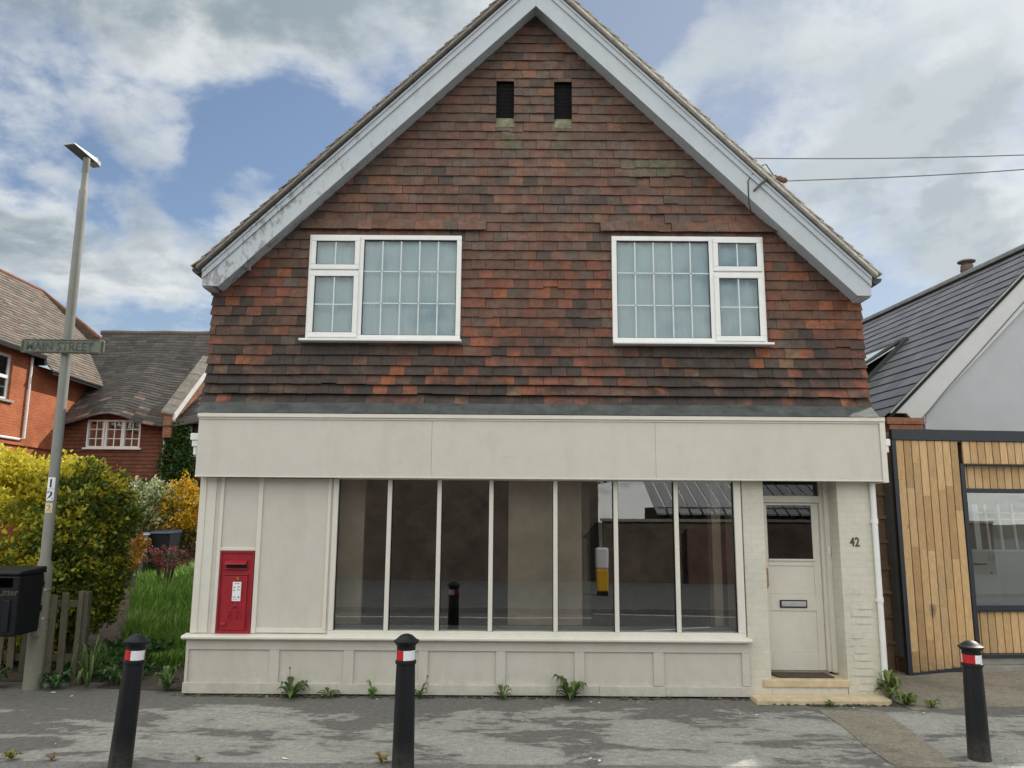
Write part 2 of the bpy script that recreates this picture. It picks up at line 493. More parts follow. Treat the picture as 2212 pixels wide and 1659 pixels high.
def asphalt(name, dark=(.148, .145, .133), light=(.345, .34, .31), amount=.5):
    t = NT(name)
    fine = t.noise(62, 6, .85); mid = t.noise(17, 8, .72)
    w = t.noise(1.15, 9, .62, stretch=(.75, 1.2, 1, radians(-24)), dist=.7)
    w2 = t.noise(5.5, 8, .7, stretch=(.5, 1.6, 1, radians(8)), dist=.5)
    o = t.sep()
    # the strip along the shop wall was never worn: the patches stop short of it
    edge = t.node('ShaderNodeMapRange'); t.link(o[1], edge.inputs[0])
    edge.inputs[1].default_value = -.35; edge.inputs[2].default_value = -.75; edge.inputs[3].default_value = -.18; edge.inputs[4].default_value = .035
    lft = t.node('ShaderNodeMapRange'); t.link(o[0], lft.inputs[0])
    lft.inputs[1].default_value = -3.0; lft.inputs[2].default_value = -4.6; lft.inputs[3].default_value = 0; lft.inputs[4].default_value = -.14
    s = t.math('ADD', t.math('ADD', t.math('ADD', w, t.math('MULTIPLY', t.math('SUBTRACT', w2, .5), .42)), edge.outputs[0]), lft.outputs[0])
    mk = t.ramp(s, [(.465, 0.0), (.495, .7), (.62, 1.0)])
    c = t.mix(mk, dark, light)
    c = t.mix(1.0, c, t.ramp(mid, [(.3, .66), (.7, 1.26)]), 'MULTIPLY')
    c = t.mix(1.0, c, t.ramp(fine, [(.28, .55), (.74, 1.45)]), 'MULTIPLY')
    cr = t.node('ShaderNodeTexVoronoi', feature='DISTANCE_TO_EDGE'); cr.inputs['Scale'].default_value = .8
    wv = t.node('ShaderNodeVectorMath', operation='ADD')
    nz = t.node('ShaderNodeTexNoise'); nz.inputs['Scale'].default_value = 3; t.link(t.tc.outputs['Object'], nz.inputs['Vector'])
    t.link(t.tc.outputs['Object'], wv.inputs[0]); t.link(nz.outputs['Color'], wv.inputs[1]); t.link(wv.outputs[0], cr.inputs['Vector'])
    crk = t.math('MULTIPLY', t.ramp(cr.outputs['Distance'], [(0.0, 1.0), (.008, 0.0)]), t.ramp(t.noise(.9, 3, .5), [(.5, 0.0), (.6, 1.0)]))
    c = t.mix(t.math('MULTIPLY', crk, .7), c, (.04, .04, .036))
    t.base(c); t.rough(.92); t.spec(.25)
    h = t.math('ADD', t.math('MULTIPLY', fine, .6), t.math('ADD', t.math('MULTIPLY', mid, .5), t.math('ADD', t.math('MULTIPLY', mk, .35), t.math('MULTIPLY', crk, -1.0))))
    t.bump(h, .45, .008)
    return t.m


M['pavement'] = asphalt('worn_asphalt')
M['road'] = simple('road_asphalt', (.115, .118, .122), .85, .25, 2.5, .5, 120)
M['lane'] = simple('road_paint', (.70, .70, .68), .7, .12, 8)


def concrete_mat(name, col):
    t = NT(name)
    a = t.noise(1.6, 9, .66, dist=.5); b = t.noise(15, 8, .74); f = t.noise(60, 5, .8)
    c = t.ramp(a, [(.3, tuple(x * .62 for x in col)), (.5, col), (.75, tuple(min(1, x * 1.28) for x in col))])
    c = t.mix(1.0, c, t.ramp(b, [(.3, .7), (.7, 1.2)]), 'MULTIPLY')
    c = t.mix(1.0, c, t.ramp(f, [(.3, .62), (.72, 1.38)]), 'MULTIPLY')
    t.base(c); t.rough(.93); t.spec(.2)
    t.bump(t.math('ADD', b, t.math('MULTIPLY', f, .5)), .4, .008)
    return t.m


M['conc'] = concrete_mat('forecourt_concrete', (.25, .225, .18))
M['kerb'] = concrete_mat('kerb_concrete', (.20, .195, .185))
M['dirt'] = concrete_mat('dirt_path', (.085, .072, .058))

# ------------------------------------------------------------------ world, sun
SUN = Vector((.62, .55, .645)).normalized()
W = bpy.data.worlds.new('World'); SC.world = W; W.use_nodes = True


def build_world():
    nt = W.node_tree; n = nt.nodes; l = nt.links
    bg = n['Background']; bg.inputs['Strength'].default_value = .05
    sky = n.new('ShaderNodeTexSky'); sky.sky_type = 'NISHITA'; sky.sun_disc = False
    sky.sun_elevation = math.asin(SUN.z); sky.sun_rotation = math.atan2(SUN.x, SUN.y)
    sky.air_density = 1.0; sky.dust_density = .7; sky.ozone_density = 2.5
    tc = n.new('ShaderNodeTexCoord'); d = tc.outputs['Generated']
    sp = n.new('ShaderNodeSeparateXYZ'); l.new(d, sp.inputs[0])

    def math_(op, a, b=0.0, clamp=False):
        nd = n.new('ShaderNodeMath'); nd.operation = op; nd.use_clamp = clamp
        for v, s in zip((a, b), nd.inputs):
            if isinstance(v, (int, float)): s.default_value = v
            else: l.new(v, s)
        return nd.outputs[0]

    zz = math_('ADD', math_('MAXIMUM', sp.outputs[2], 0.0), .32)
    cb = n.new('ShaderNodeCombineXYZ')
    l.new(math_('DIVIDE', sp.outputs[0], zz), cb.inputs[0]); l.new(math_('DIVIDE', sp.outputs[1], zz), cb.inputs[1])
    p = cb.outputs[0]

    def noi(scale, off, detail=9, rough=.58, dist=.25):
        mp = n.new('ShaderNodeMapping'); mp.inputs['Location'].default_value = off; l.new(p, mp.inputs[0])
        nd = n.new('ShaderNodeTexNoise'); nd.inputs['Scale'].default_value = scale; nd.inputs['Detail'].default_value = detail
        nd.inputs['Roughness'].default_value = rough; nd.inputs['Distortion'].default_value = dist
        l.new(mp.outputs[0], nd.inputs['Vector']); return nd.outputs['Fac']

    def rng(v, a, b, c, e, smooth=True):
        nd = n.new('ShaderNodeMapRange'); nd.interpolation_type = 'SMOOTHSTEP' if smooth else 'LINEAR'
        l.new(v, nd.inputs[0])
        for i, x in enumerate((a, b, c, e)): nd.inputs[i + 1].default_value = x
        return nd.outputs[0]

    base = noi(2.6, (3.1, 1.7, 0)); med = noi(6.5, (7.3, 2.2, 0), 8, .6); lit = noi(2.6, (3.1 - .07, 1.7 - .06, 0)); fine = noi(15, (1, 5, 0), 6, .6)
    # banks of cloud and the clear gaps between them: centre of the bank, angular radius, weight
    banks = [((100, 40), 15, .34), ((480, 40), 9, .26), ((930, 20), 12, .30), ((640, 130), 7, .22), ((325, 300), 3.6, .42), ((470, 235), 7, -.30), ((570, 200), 5, -.14),
             ((740, 230), 7, -.36), ((600, 330), 7, -.28), ((330, 395), 6, -.24), ((120, 330), 6, -.2), ((160, 440), 4, -.12), ((30, 500), 5, .22), ((230, 510), 5, .18), ((480, 560), 5, .16), ((200, 690), 6, -.16), ((400, 690), 6, -.12),
             ((420, 400), 3, -.10), ((270, 600), 5.5, .26), ((90, 610), 5, .2), ((420, 650), 4, .14), ((560, 420), 4, .26), ((1330, 50), 6.5, -.46), ((1430, 190), 3.0, .30), ((1640, 110), 7.5, .32), ((1980, 50), 9, .36), ((2150, 170), 5, -.12),
             ((1560, 250), 4, -.26), ((1700, 440), 7, .22), ((2000, 330), 6, .24), ((1560, 420), 4, .1), ((1880, 470), 4, -.14), ((1640, 330), 4, -.16), ((2180, 430), 6, .22), ((2060, 560), 6, .44), ((1900, 660), 4.5, -.46), ((1750, 240), 4, -.16), ((2090, 215), 3.5, .22)]
    acc = math_('ADD', math_('MULTIPLY', math_('SUBTRACT', base, .5), 1.25), math_('MULTIPLY', math_('SUBTRACT', med, .5), .62))
    acc = math_('ADD', math_('ADD', acc, .50), math_('MULTIPLY', math_('SUBTRACT', fine, .5), .30))
    for (px, py), rad, wgt in banks:
        c = sky_dir(px, py)
        vd = n.new('ShaderNodeVectorMath'); vd.operation = 'DOT_PRODUCT'; l.new(d, vd.inputs[0]); vd.inputs[1].default_value = c
        acc = math_('ADD', acc, rng(vd.outputs['Value'], cos(radians(rad)), cos(radians(rad * .15)), 0.0, wgt * .62))
    # unseen clouds behind and overhead are brightened as added fill light, those near the sun are grey with bright rims
    vd = n.new('ShaderNodeVectorMath'); vd.operation = 'DOT_PRODUCT'; l.new(d, vd.inputs[0]); vd.inputs[1].default_value = SUN
    vd2 = n.new('ShaderNodeVectorMath'); vd2.operation = 'DOT_PRODUCT'; l.new(d, vd2.inputs[0]); vd2.inputs[1].default_value = Vector((-.45, -.80, .40)).normalized()
    away = rng(vd2.outputs['Value'], -.10, .42, 0.0, 1.0)
    toward = rng(vd.outputs['Value'], .55, .98, 0.0, 1.0)

    acc = math_('ADD', acc, math_('MULTIPLY', away, .22))
    mask = rng(acc, .40, .78, 0.0, 1.0)
    thick = rng(acc, .60, .86, 0.0, 1.0)
    rim = rng(math_('SUBTRACT', base, lit), -.05, .06, 0.0, 1.0)
    def mixc(f, a, b):
        nd = n.new('ShaderNodeMix'); nd.data_type = 'RGBA'
        for v, s in ((f, nd.inputs[0]), (a, nd.inputs[6]), (b, nd.inputs[7])):
            if isinstance(v, (int, float)): s.default_value = v
            elif isinstance(v, tuple): s.default_value = (*v, 1)
            else: l.new(v, s)
        return nd.outputs[2]

    K = 1.0
    white = (6.3 * K, 6.55 * K, 6.6 * K); grey = (2.45 * K, 3.0 * K, 3.4 * K)
    belly = noi(4.3, (9.1, 4.4, 0), 8, .55)
    shade = rng(math_('ADD', math_('MULTIPLY', acc, .75), math_('SUBTRACT', .5, belly)), .36, .66, 0.0, 1.0)
    cc = mixc(shade, white, grey)
    cc = mixc(math_('MULTIPLY', rim, .30), cc, white)
    cc = mixc(math_('MULTIPLY', away, .85), cc, (17.5 * K, 17.3 * K, 16.3 * K))
    cc = mixc(math_('MULTIPLY', toward, .40), cc, (6.0 * K, 6.5 * K, 6.75 * K))
    # sky between: the Nishita blue with thin high haze
    veil = mixc(math_('ADD', .13, math_('MULTIPLY', toward, .45)), sky.outputs[0], (2.9 * K, 3.2 * K, 3.5 * K))
    low = rng(sp.outputs[2], .30, .06, 0.0, .75)
    veil = mixc(low, veil, (3.6 * K, 4.3 * K, 4.9 * K))
    fin = mixc(mask, veil, cc)
    l.new(fin, bg.inputs['Color'])


build_world()
sl = bpy.data.lights.new('sun', 'SUN'); sl.energy = 2.0; sl.angle = radians(.6); sl.color = (1, .93, .82)
so = bpy.data.objects.new('sun', sl); COL.objects.link(so)
so.rotation_euler = SUN.to_track_quat('Z', 'Y').to_euler(); so.location = (20, 20, 25)

SC.view_settings.view_transform = 'Standard'; SC.view_settings.look = 'None'
SC.view_settings.exposure = 1.35; SC.view_settings.gamma = 1
SC.render.engine = 'CYCLES'
SC.cycles.max_bounces = 8; SC.cycles.transparent_max_bounces = 12; SC.cycles.sample_clamp_indirect = 8
try:
    SC.cycles.use_denoising = True
except Exception: pass


# ================================================================== GROUND
def sheet(name, poly, z, mat, thick=0.0, sub=None):
    b = MB()
    if thick: b.ext_z(poly, z - thick, z)
    else: b.add([(x, y, z) for x, y in poly], [tuple(range(len(poly)))])
    return struct(b.build(name, mat))


sheet('ground', [(-400, -400), (400, -400), (400, 600), (-400, 600)], -.16, M['soil'])
sheet('pavement', [(-30, -2.30), (30, -2.30), (30, 1.2), (4.9, 1.2), (4.9, 9), (3.4, 9), (3.4, .02), (-3.3, .02), (-3.3, 9), (-4.3, 9), (-4.55, .55), (-30, .55)], 0.0, M['pavement'], .14)
sheet('kerb', [(-30, -2.75), (30, -2.75), (30, -2.303), (-30, -2.303)], 0.006, M['kerb'], .16)
sheet('road', [(-60, -8.0), (60, -8.0), (60, -2.752), (-60, -2.752)], -.10, M['road'], .05)
for s_ in (0,):
    o = sheet('road_marking', [(-30, -7.35), (1.6, -7.28), (1.6, -7.18), (-30, -7.25)], -.096, M['lane'])
    sheet('road_marking', [(2.3, -5.6), (3.6, -6.1), (3.64, -6.0), (2.34, -5.5)], -.096, M['lane'])
    sheet('road_marking', [(1.7, -8.0), (5.2, -7.5), (5.2, -7.4), (1.7, -7.9)], -.096, M['lane'])
sheet('opposite_pavement', [(-60, -60), (60, -60), (60, -8.13), (-60, -8.13)], .0, M['road'], .15)
sheet('opposite_kerb', [(-60, -8.127), (60, -8.127), (60, -8.003), (-60, -8.003)], .004, M['kerb'], .15)
# garden soil on the left, forecourt on the right
sheet('garden_ground', [(-60, .553), (-4.553, .553), (-4.30, 9.0), (-3.3, 9.003), (-3.3, 60), (-60, 60)], .01, M['soil'], .15)
sheet('dirt_path', [(-4.45, .25), (-3.45, .12), (-3.42, 8), (-4.2, 8), (-4.35, 2.5)], .006, M['dirt'])
b = MB()
cols = [(3.95, .0), (4.78, .012), (5.6, .07), (7.0, .11), (14, .14)]
front = {3.95: -.47, 4.78: -.36, 5.6: -.22, 7.0: -.12, 14: .1}
for i in range(len(cols) - 1):
    (xa, za), (xb, zb) = cols[i], cols[i + 1]
    b.add([(xa, front[xa], .006), (xb, front[xb], .008), (xb, 2.3, zb + .01), (xa, 2.3, za + .01), (xa, front[xa], -.1), (xb, front[xb], -.1)],
          [(0, 1, 2, 3), (4, 5, 1, 0)])
struct(b.build('forecourt', M['conc']))
sheet('concrete_strip', [(3.02, -.50), (3.63, -.56), (3.55, -1.3), (3.43, -2.04), (3.40, -2.29), (2.92, -2.29), (2.93, -1.72), (3.0, -1.1)], .005, M['conc'])
# the lawn climbs gently away from the street
def zg(y): return max(0.0, y - 2.6) * .15


b = MB()
for i in range(12):
    ya, yb = 2.2 + i * .5, 2.7 + i * .5
    b.quad((-9.5, ya, zg(ya) + .014), (-3.42, ya, zg(ya) + .014), (-3.42, yb, zg(yb) + .014), (-9.5, yb, zg(yb) + .014))
struct(b.build('lawn', M['soil']))
sheet('back_ground', [(-13.4, 9.2), (-3.2, 9.2), (-3.2, 40), (-13.4, 40)], .05, M['soil'])

# ================================================================== SHOP
shop = thing('shop_building', 'gabled brown tile-hung shop with cream empty shopfront and a door on the right', 'shop', (0, 0, 0))
XL, XR, XC, DEP = -3.42, 3.97, .25, 8.0
APEX_IN = 7.95


def roofz(x, top): return top - .985 * abs(x - XC)


# ---- structural walls (brick shell behind the hung tiles)
b = MB()
b.box(XL + .03, XL + .25, .14, DEP, 0, 4.35)
b.box(XR - .33, XR - .11, .14, DEP, 0, 4.35)
b.box(XL + .25, XR - .33, DEP - .22, DEP, 0, 4.35)
b.ext_y([(XL + .03, 4.352), (XR - .11, 4.352), (XC, 7.85)], DEP - .22, DEP)
b.ext_y([(XL + .05, 2.95), (-2.28, 2.95), (-2.28, 4.3), (XL + .05, 4.3)], .13, .22)
b.build('wall', M['brick_side'], shop)

# ---- hung tiles
WINS = [(-2.335, -.59, 3.80, 5.035), (1.135, 2.875, 3.79, 5.045)]
VENTS = [(-.213, 0.0, 6.40, 6.99), (.478, .69, 6.395, 6.985)]
YW = .10


def tile_colour(x, z):
    h = (z - 2.97) / 5.0
    r = R.random()
    n = mnoise.noise(Vector((x * .55, z * .9, 3.3))) + .6 * mnoise.noise(Vector((x * 1.9, z * 1.6, 7.1)))
    if h < .34:
        brown = (.165, .092, .066); orange = (.33, .118, .058); dark = (.062, .052, .046); rust = (.24, .09, .058); grey = (.14, .11, .09); buff = (.22, .135, .08)
    else:  # upper courses muted, lens haze painted into their colours
        brown = (.178, .112, .086); orange = (.25, .132, .085); dark = (.11, .085, .074); rust = (.215, .11, .08); grey = (.16, .125, .103); buff = (.205, .142, .10)
    if h < .14:
        tbl = [(.34 + n * .5, dark), (.54, rust), (.66, orange), (.95, brown), (1, buff)]
    elif h < .26:
        tbl = [(.26 + n * .5, dark), (.44, rust), (.52, orange), (.92, brown), (1, grey)]
    elif h < .55:
        tbl = [(.08 + n * .25, dark), (.36, rust), (.44, orange), (.92, brown), (1, grey)]
    else:
        tbl = [(.05 + n * .2, dark), (.20, rust), (.27, orange), (.82, brown), (1, grey)]
    # drips below the windows keep the tiles sooty
    for (xa, xb, za, zb) in WINS:
        if xa - .1 < x < xb + .1 and za - .5 < z < za and R.random() < .55: return jit((.085, .068, .06), .75, 1.2)
    for p, c in tbl:
        if r < p:
            k = R.uniform(.84, 1.16)
            c = tuple(v * k for v in c); break
    # lichen
    for (lx, lz, rx, rz) in ((1.66, 5.86, .42, .16), (1.2, 5.93, .10, .08), (-.1, 6.18, .16, .10), (.57, 6.33, .12, .1), (-.5, 7.3, .35, .12), (1.75, 6.05, .2, .08)):
        if ((x - lx) / rx) ** 2 + ((z - lz) / rz) ** 2 < 1 and R.random() < .75:
            k = R.uniform(.35, .8); c = tuple(a * (1 - k) + g * k for a, g in zip(c, (.17, .19, .12)))
    return c


def clip(poly, f):
    out = []
    for i in range(len(poly)):
        a, c = poly[i], poly[(i + 1) % len(poly)]
        fa, fc = f(*a), f(*c)
        if fa >= 0: out.append(a)
        if (fa >= 0) != (fc >= 0):
            t = fa / (fa - fc); out.append((a[0] + (c[0] - a[0]) * t, a[1] + (c[1] - a[1]) * t))
    return out


b = MB()
GA = .1135
z = 3.06; course = 0
while z < 7.95:
    off = (course % 2) * .0825 + R.uniform(-.008, .008)
    kick0 = max(0.0, 1 - (z - 3.06) / .9) ** 1.6 * .085            # bell-cast at the foot
    x = XL - .02 + off - .165
    sag = R.uniform(-.004, .004)
    while x < XR:
        w = .1625 + R.uniform(-.002, .003)
        xa, xb = max(x, XL + R.uniform(-.006, .006)), min(x + w, XR + R.uniform(-.006, .006))
        x += .165
        if xb - xa < .02: continue
        gone = False
        if z > 4.9 and min((xa - 1.45) ** 2 + (z - 5.72) ** 2, (xa - .62) ** 2 + (z - 7.22) ** 2, (xa - 1.62) ** 2 + (z - 5.15) ** 2) < .0052: gone = True
        else: gone = False
        dz = R.uniform(-.0035, .0035) + sag + .006 * mnoise.noise(Vector((xa * .8, course * .7, 0)))
        za, zb = z + dz, z + GA + .028
        if R.random() < .03: za -= R.uniform(-.022, .014)
        rects = [(xa, xb, za, zb)]
        for (wx0, wx1, wz0, wz1) in WINS + VENTS:
            nr = []
            for (p0, p1, q0, q1) in rects:
                if p1 <= wx0 or p0 >= wx1 or q1 <= wz0 or q0 >= wz1: nr.append((p0, p1, q0, q1)); continue
                if p0 < wx0: nr.append((p0, wx0, q0, q1))
                if p1 > wx1: nr.append((wx1, p1, q0, q1))
                m0, m1 = max(p0, wx0), min(p1, wx1)
                if q0 < wz0: nr.append((m0, m1, q0, wz0))
                if q1 > wz1: nr.append((m0, m1, wz1, q1))
            rects = nr
        col = tile_colour((xa + xb) / 2, z)
        kick = kick0
        for (wx0, wx1, wz0, wz1) in WINS:
            if wx0 - .2 < (xa + xb) / 2 < wx1 + .2 and wz1 - .03 < z < wz1 + .10: kick = .05
        jy = R.uniform(-.004, .004) + (.016 if gone else 0); tw = R.uniform(-.004, .004)
        for (p0, p1, q0, q1) in rects:
            if p1 - p0 < .006 or q1 - q0 < .006: continue
            poly = [(p0, q0), (p1, q0), (p1, q1), (p0, q1)]
            for f in (lambda X, Z: roofz(X, APEX_IN) - Z,):
                poly = clip(poly, f)
            # a slightly cambered lower edge
            if len(poly) < 3: continue

            def yy(X, Z): return YW - .036 + .022 * (Z - q0) / .14 - kick * max(0, 1 - (Z - z) / .2) - kick * .0 + jy + tw * ((X - p0) / .16 - .5)
            fr = [(X, yy(X, Z), Z) for X, Z in poly]; bk = [(X, yy(X, Z) + .013, Z) for X, Z in poly]
            if abs(p0 - XL) < .01: fr = [(X - (.016 * max(0, 1 - (Z - q0) / .11) if abs(X - p0) < 1e-6 else 0), Y, Z) for X, Y, Z in fr]
            if abs(p1 - XR) < .01: fr = [(X + (.016 * max(0, 1 - (Z - q0) / .11) if abs(X - p1) < 1e-6 else 0), Y, Z) for X, Y, Z in fr]
            b.prism(fr, bk, col)
    z += GA; course += 1
b.nofix = True
tiles = b.build('tile_hanging', M['tile'], shop)
# tiled returns on the two side walls, course by course
b = MB()
for k in range(11):
    z0 = 3.06 + k * GA
    for sx, xx in ((-1, XL + .03), (1, XR - .03)):
        y = .09
        while y < DEP:
            w = .163
            b.prism([(xx + sx * .028, y, z0), (xx + sx * .028, y + w, z0), (xx + sx * .006, y + w, z0 + GA + .02), (xx + sx * .006, y, z0 + GA + .02)],
                    [(xx + sx * .014, y, z0), (xx + sx * .014, y + w, z0), (xx - sx * .004, y + w, z0 + GA + .02), (xx - sx * .004, y, z0 + GA + .02)], tile_colour(xx, z0))
            y += .165 if k % 2 else .166
b.build('side_tile_hanging', M['tile'], shop)
# backing wall behind the tiles with openings for windows
b = MB()
YB0, YB1 = YW + .004, YW + .03
zs = [2.9, 3.795, 5.04, 6.39, 6.99]
b.ext_y([(XL + .04, 2.9), (XR - .04, 2.9), (XR - .04, 3.785), (XL + .04, 3.785)], YB0, YB1)
for xa, xb in ((XL + .04, -2.335), (-.59, 1.135), (2.875, XR - .04)):
    poly = [(xa, 3.786), (xb, 3.786), (xb, 5.045), (xa, 5.045)]
    poly = clip(poly, lambda X, Z: roofz(X, APEX_IN) - Z)
    b.ext_y(poly, YB0, YB1)
poly = clip([(XL, 5.046), (XR, 5.046), (XR, 6.39), (XL, 6.39)], lambda X, Z: roofz(X, APEX_IN) - Z); b.ext_y(poly, YB0, YB1)
for xa, xb in ((XL, -.213), (0, .478), (.69, XR)):
    poly = clip([(xa, 6.391), (xb, 6.391), (xb, 6.99), (xa, 6.99)], lambda X, Z: roofz(X, APEX_IN) - Z); b.ext_y(poly, YB0, YB1)
poly = clip([(XL, 6.991), (XR, 6.991), (XR, 8.2), (XL, 8.2)], lambda X, Z: roofz(X, APEX_IN) - Z); b.ext_y(poly, YB0, YB1)
b.build('gable_backing', M['dark'], shop)

# ---- gable vents
for (xa, xb, za, zb) in VENTS:
    b = MB()
    b.box(xa, xb, YW + .06, YW + .07, za + .14, zb)
    for k in range(9):
        zz = za + .16 + k * .05
        b.quad((xa, YW + .055, zz), (xb, YW + .055, zz), (xb, YW + .03, zz + .03), (xa, YW + .03, zz + .03))
    v = b.build('gable_vent', M['dark'], shop)
    b = MB(); b.ext_x([(YW - .03, za), (YW - .018, za), (YW + .05, za + .15), (YW + .04, za + .15)], xa - .003, xb + .003)
    t = NT('lichen_tile'); n = t.noise(9, 7, .7)
    t.base(t.ramp(n, [(.35, (.12, .11, .075)), (.55, (.20, .20, .13)), (.72, (.34, .40, .26))])); t.rough(.95)
    b.build('sill_tile', t.m, v)

# ---- roof
b = MB()
TOP = 8.25
for s in (-1, 1):
    nrow = 37
    half = (XC - (XL - .08)) if s < 0 else (XR + .06 - XC)
    for k in range(nrow):
        d0 = half * k / nrow; d1 = half * (k + 1) / nrow + .03
        xa = XC + s * d0; xb = XC + s * min(d1, half + .03)
        za = TOP - .985 * d0; zb = TOP - .985 * d1
        y = -.30 + (k % 2) * .06 * 0
        c0 = 0
        while y < DEP + .2:
            w = .165 if c0 else (.165 if k % 2 else .0825)
            tl = R.uniform(-.005, .006)
            c = R.choice([(.30, .26, .21), (.25, .21, .17), (.35, .31, .25), (.21, .18, .15)])
            if s > 0 and y < -.2: c = jit((.50, .46, .39), .75, 1.1)  # right verge tiles paler, sunlight painted into their colour
            nrm = Vector((s * .70, 0, .71))
            p = [Vector((xa, y, za)), Vector((xb, y, zb)), Vector((xb, min(y + w - .003, DEP + .2), zb)), Vector((xa, min(y + w - .003, DEP + .2), za))]
            lift = [nrm * .0, nrm * (.02 + tl), nrm * (.02 + tl), nrm * .0]
            up = [q + l for q, l in zip(p, lift)]; dn = [q + l - nrm * .013 for q, l in zip(p, lift)]
            b.prism(up, dn, jit(c, .85, 1.15))
            y += w; c0 += 1
b.nofix = True
roof = b.build('roof', M['rooftile'], shop)
b = MB()
for k in range(19):
    y = -.31 + k * .45
    b.M = Matrix.Translation((XC, y, TOP - .07)) @ Matrix.Rotation(-pi / 2, 4, 'X')
    pts = [(.14 * cos(t), .14 * sin(t)) for t in [pi * i / 8 for i in range(9)]]
    b.prism([(x, -zz, 0) for x, zz in pts], [(x * .96, -zz * .96, .445) for x, zz in pts], (.19, .14, .11))
    b.M = None
b.build('ridge_tile', M['rooftile'], roof)
b = MB(tint=(.12, .10, .08))   # underlay boards below the tiles, closing the roof
for s in (-1, 1):
    xe = XL - .07 if s < 0 else XR + .05
    b.prism([(XC, -.17, TOP - .03), (xe, -.17, TOP - .03 - .985 * abs(xe - XC)), (xe, DEP + .15, TOP - .03 - .985 * abs(xe - XC)), (XC, DEP + .15, TOP - .03)],
            [(XC, -.17, TOP - .10), (xe, -.17, TOP - .10 - .985 * abs(xe - XC)), (xe, DEP + .15, TOP - .10 - .985 * abs(xe - XC)), (XC, DEP + .15, TOP - .10)])
b.build('roof_boarding', M['wood_grey'], roof)

# ---- cement verge under the tile edge, sunlit right and shaded left painted in
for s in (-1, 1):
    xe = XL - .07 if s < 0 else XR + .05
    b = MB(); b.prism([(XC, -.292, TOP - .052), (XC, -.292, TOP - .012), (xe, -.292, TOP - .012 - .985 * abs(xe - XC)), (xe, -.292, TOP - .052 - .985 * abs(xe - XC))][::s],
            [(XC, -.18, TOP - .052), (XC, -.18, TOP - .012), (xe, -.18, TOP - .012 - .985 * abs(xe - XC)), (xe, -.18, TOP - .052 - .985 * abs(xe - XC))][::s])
    b.build('verge_painted_light', simple('verge_painted_light', (.50, .475, .42) if s > 0 else (.22, .205, .185), .95, .3, 12, .5, 60), roof)

# ---- bargeboards
BO, BI = 8.135, 7.80
for s in (-1, 1):
    xe = XL - .025 if s < 0 else XR + .005
    foot = 4.345 if s < 0 else 4.285
    xi = XC + s * (BI - foot) / .985
    ze = roofz(xe, BO)
    poly = [(XC, BI), (XC, BO), (xe, ze), (xe, foot), (xi, foot)]
    if s > 0: poly = poly[::-1]
    b = MB(); b.ext_y(poly, -.20, -.172)
    board = b.build('bargeboard', M['barge'], shop, .003)
    b = MB()
    xe2 = xe - s * .0
    poly = [(XC, BO - .075), (XC, BO + .008), (xe2, roofz(xe2, BO + .008)), (xe2, roofz(xe2, BO - .075))]
    if s > 0: poly = poly[::-1]
    b.ext_y(poly, -.222, -.2015)
    poly = [(XC, BO - .004), (XC, BO + .03), (xe2, roofz(xe2, BO + .03)), (xe2, roofz(xe2, BO - .004))]
    if s > 0: poly = poly[::-1]
    b.ext_y(poly, -.238, -.2225)
    b.build('moulding', M['barge'], board, .002)
    # soffit between board and wall
    b = MB()
    poly = [(XC, BI + .06), (XC, BI + .075), (xi + s * .05, roofz(xi + s * .05, BI + .075)), (xi + s * .05, roofz(xi + s * .05, BI + .06))]
    if s > 0: poly = poly[::-1]
    b.ext_y(poly, -.171, .075)
    b.build('soffit', M['barge'], board)
    # boxed eaves end and the gutter whose end shows
    b = MB()
    b.box(min(xe, xe - s * .10), max(xe, xe - s * .10), -.171, DEP, foot - .01, foot + .05)
    b.build('eaves_box', M['barge'], board)
    b = MB()
    cx = xe + s * .065; cz = foot + .20
    arc = [(cx + .062 * cos(t), cz + .062 * sin(t)) for t in [pi + pi * i / 8 for i in range(9)]]
    inn = [(cx + .054 * cos(t), cz + .054 * sin(t)) for t in [2 * pi - pi * i / 8 for i in range(9)]]
    b.ext_y(arc + inn, -.19, DEP)
    b.ext_y([(x, zz) for x, zz in arc], -.196, -.19)
    b.build('gutter', M['lead'], shop)
b = MB(); b.box(-3.07, -3.0, -.13, .05, 4.60, 4.66); b.build('bracket', M['barge'], shop)
# telephone wire bracket
b = MB()
b.M = Matrix.Translation((3.0, -.26, 5.62)) @ Matrix.Rotation(radians(105), 4, 'Y')
b.lathe([(.0, -.085), (.030, -.085), (.036, -.06), (.030, -.03), (.040, 0), (.030, .03), (.036, .06), (.02, .085)], n=12, tint=(.2, .1, .08))
b.M = None
b.tube([(2.92, -.26, 5.66), (2.80, -.24, 5.58), (2.72, -.205, 5.50)], .012, tint=(.12, .12, .12))
b.build('cable_bracket', M['rooftile'], shop, smooth=True)
b = MB(); b.tube([(2.93, -.27, 5.66), (2.86, -.25, 5.80), (2.76, -.235, 5.78), (2.66, -.21, 5.62), (2.66, -.205, 5.36), (2.69, -.19, 5.24)], .006, 6); b.build('bracket_wire', M['blackmatt'], shop)

# ---- first-floor windows


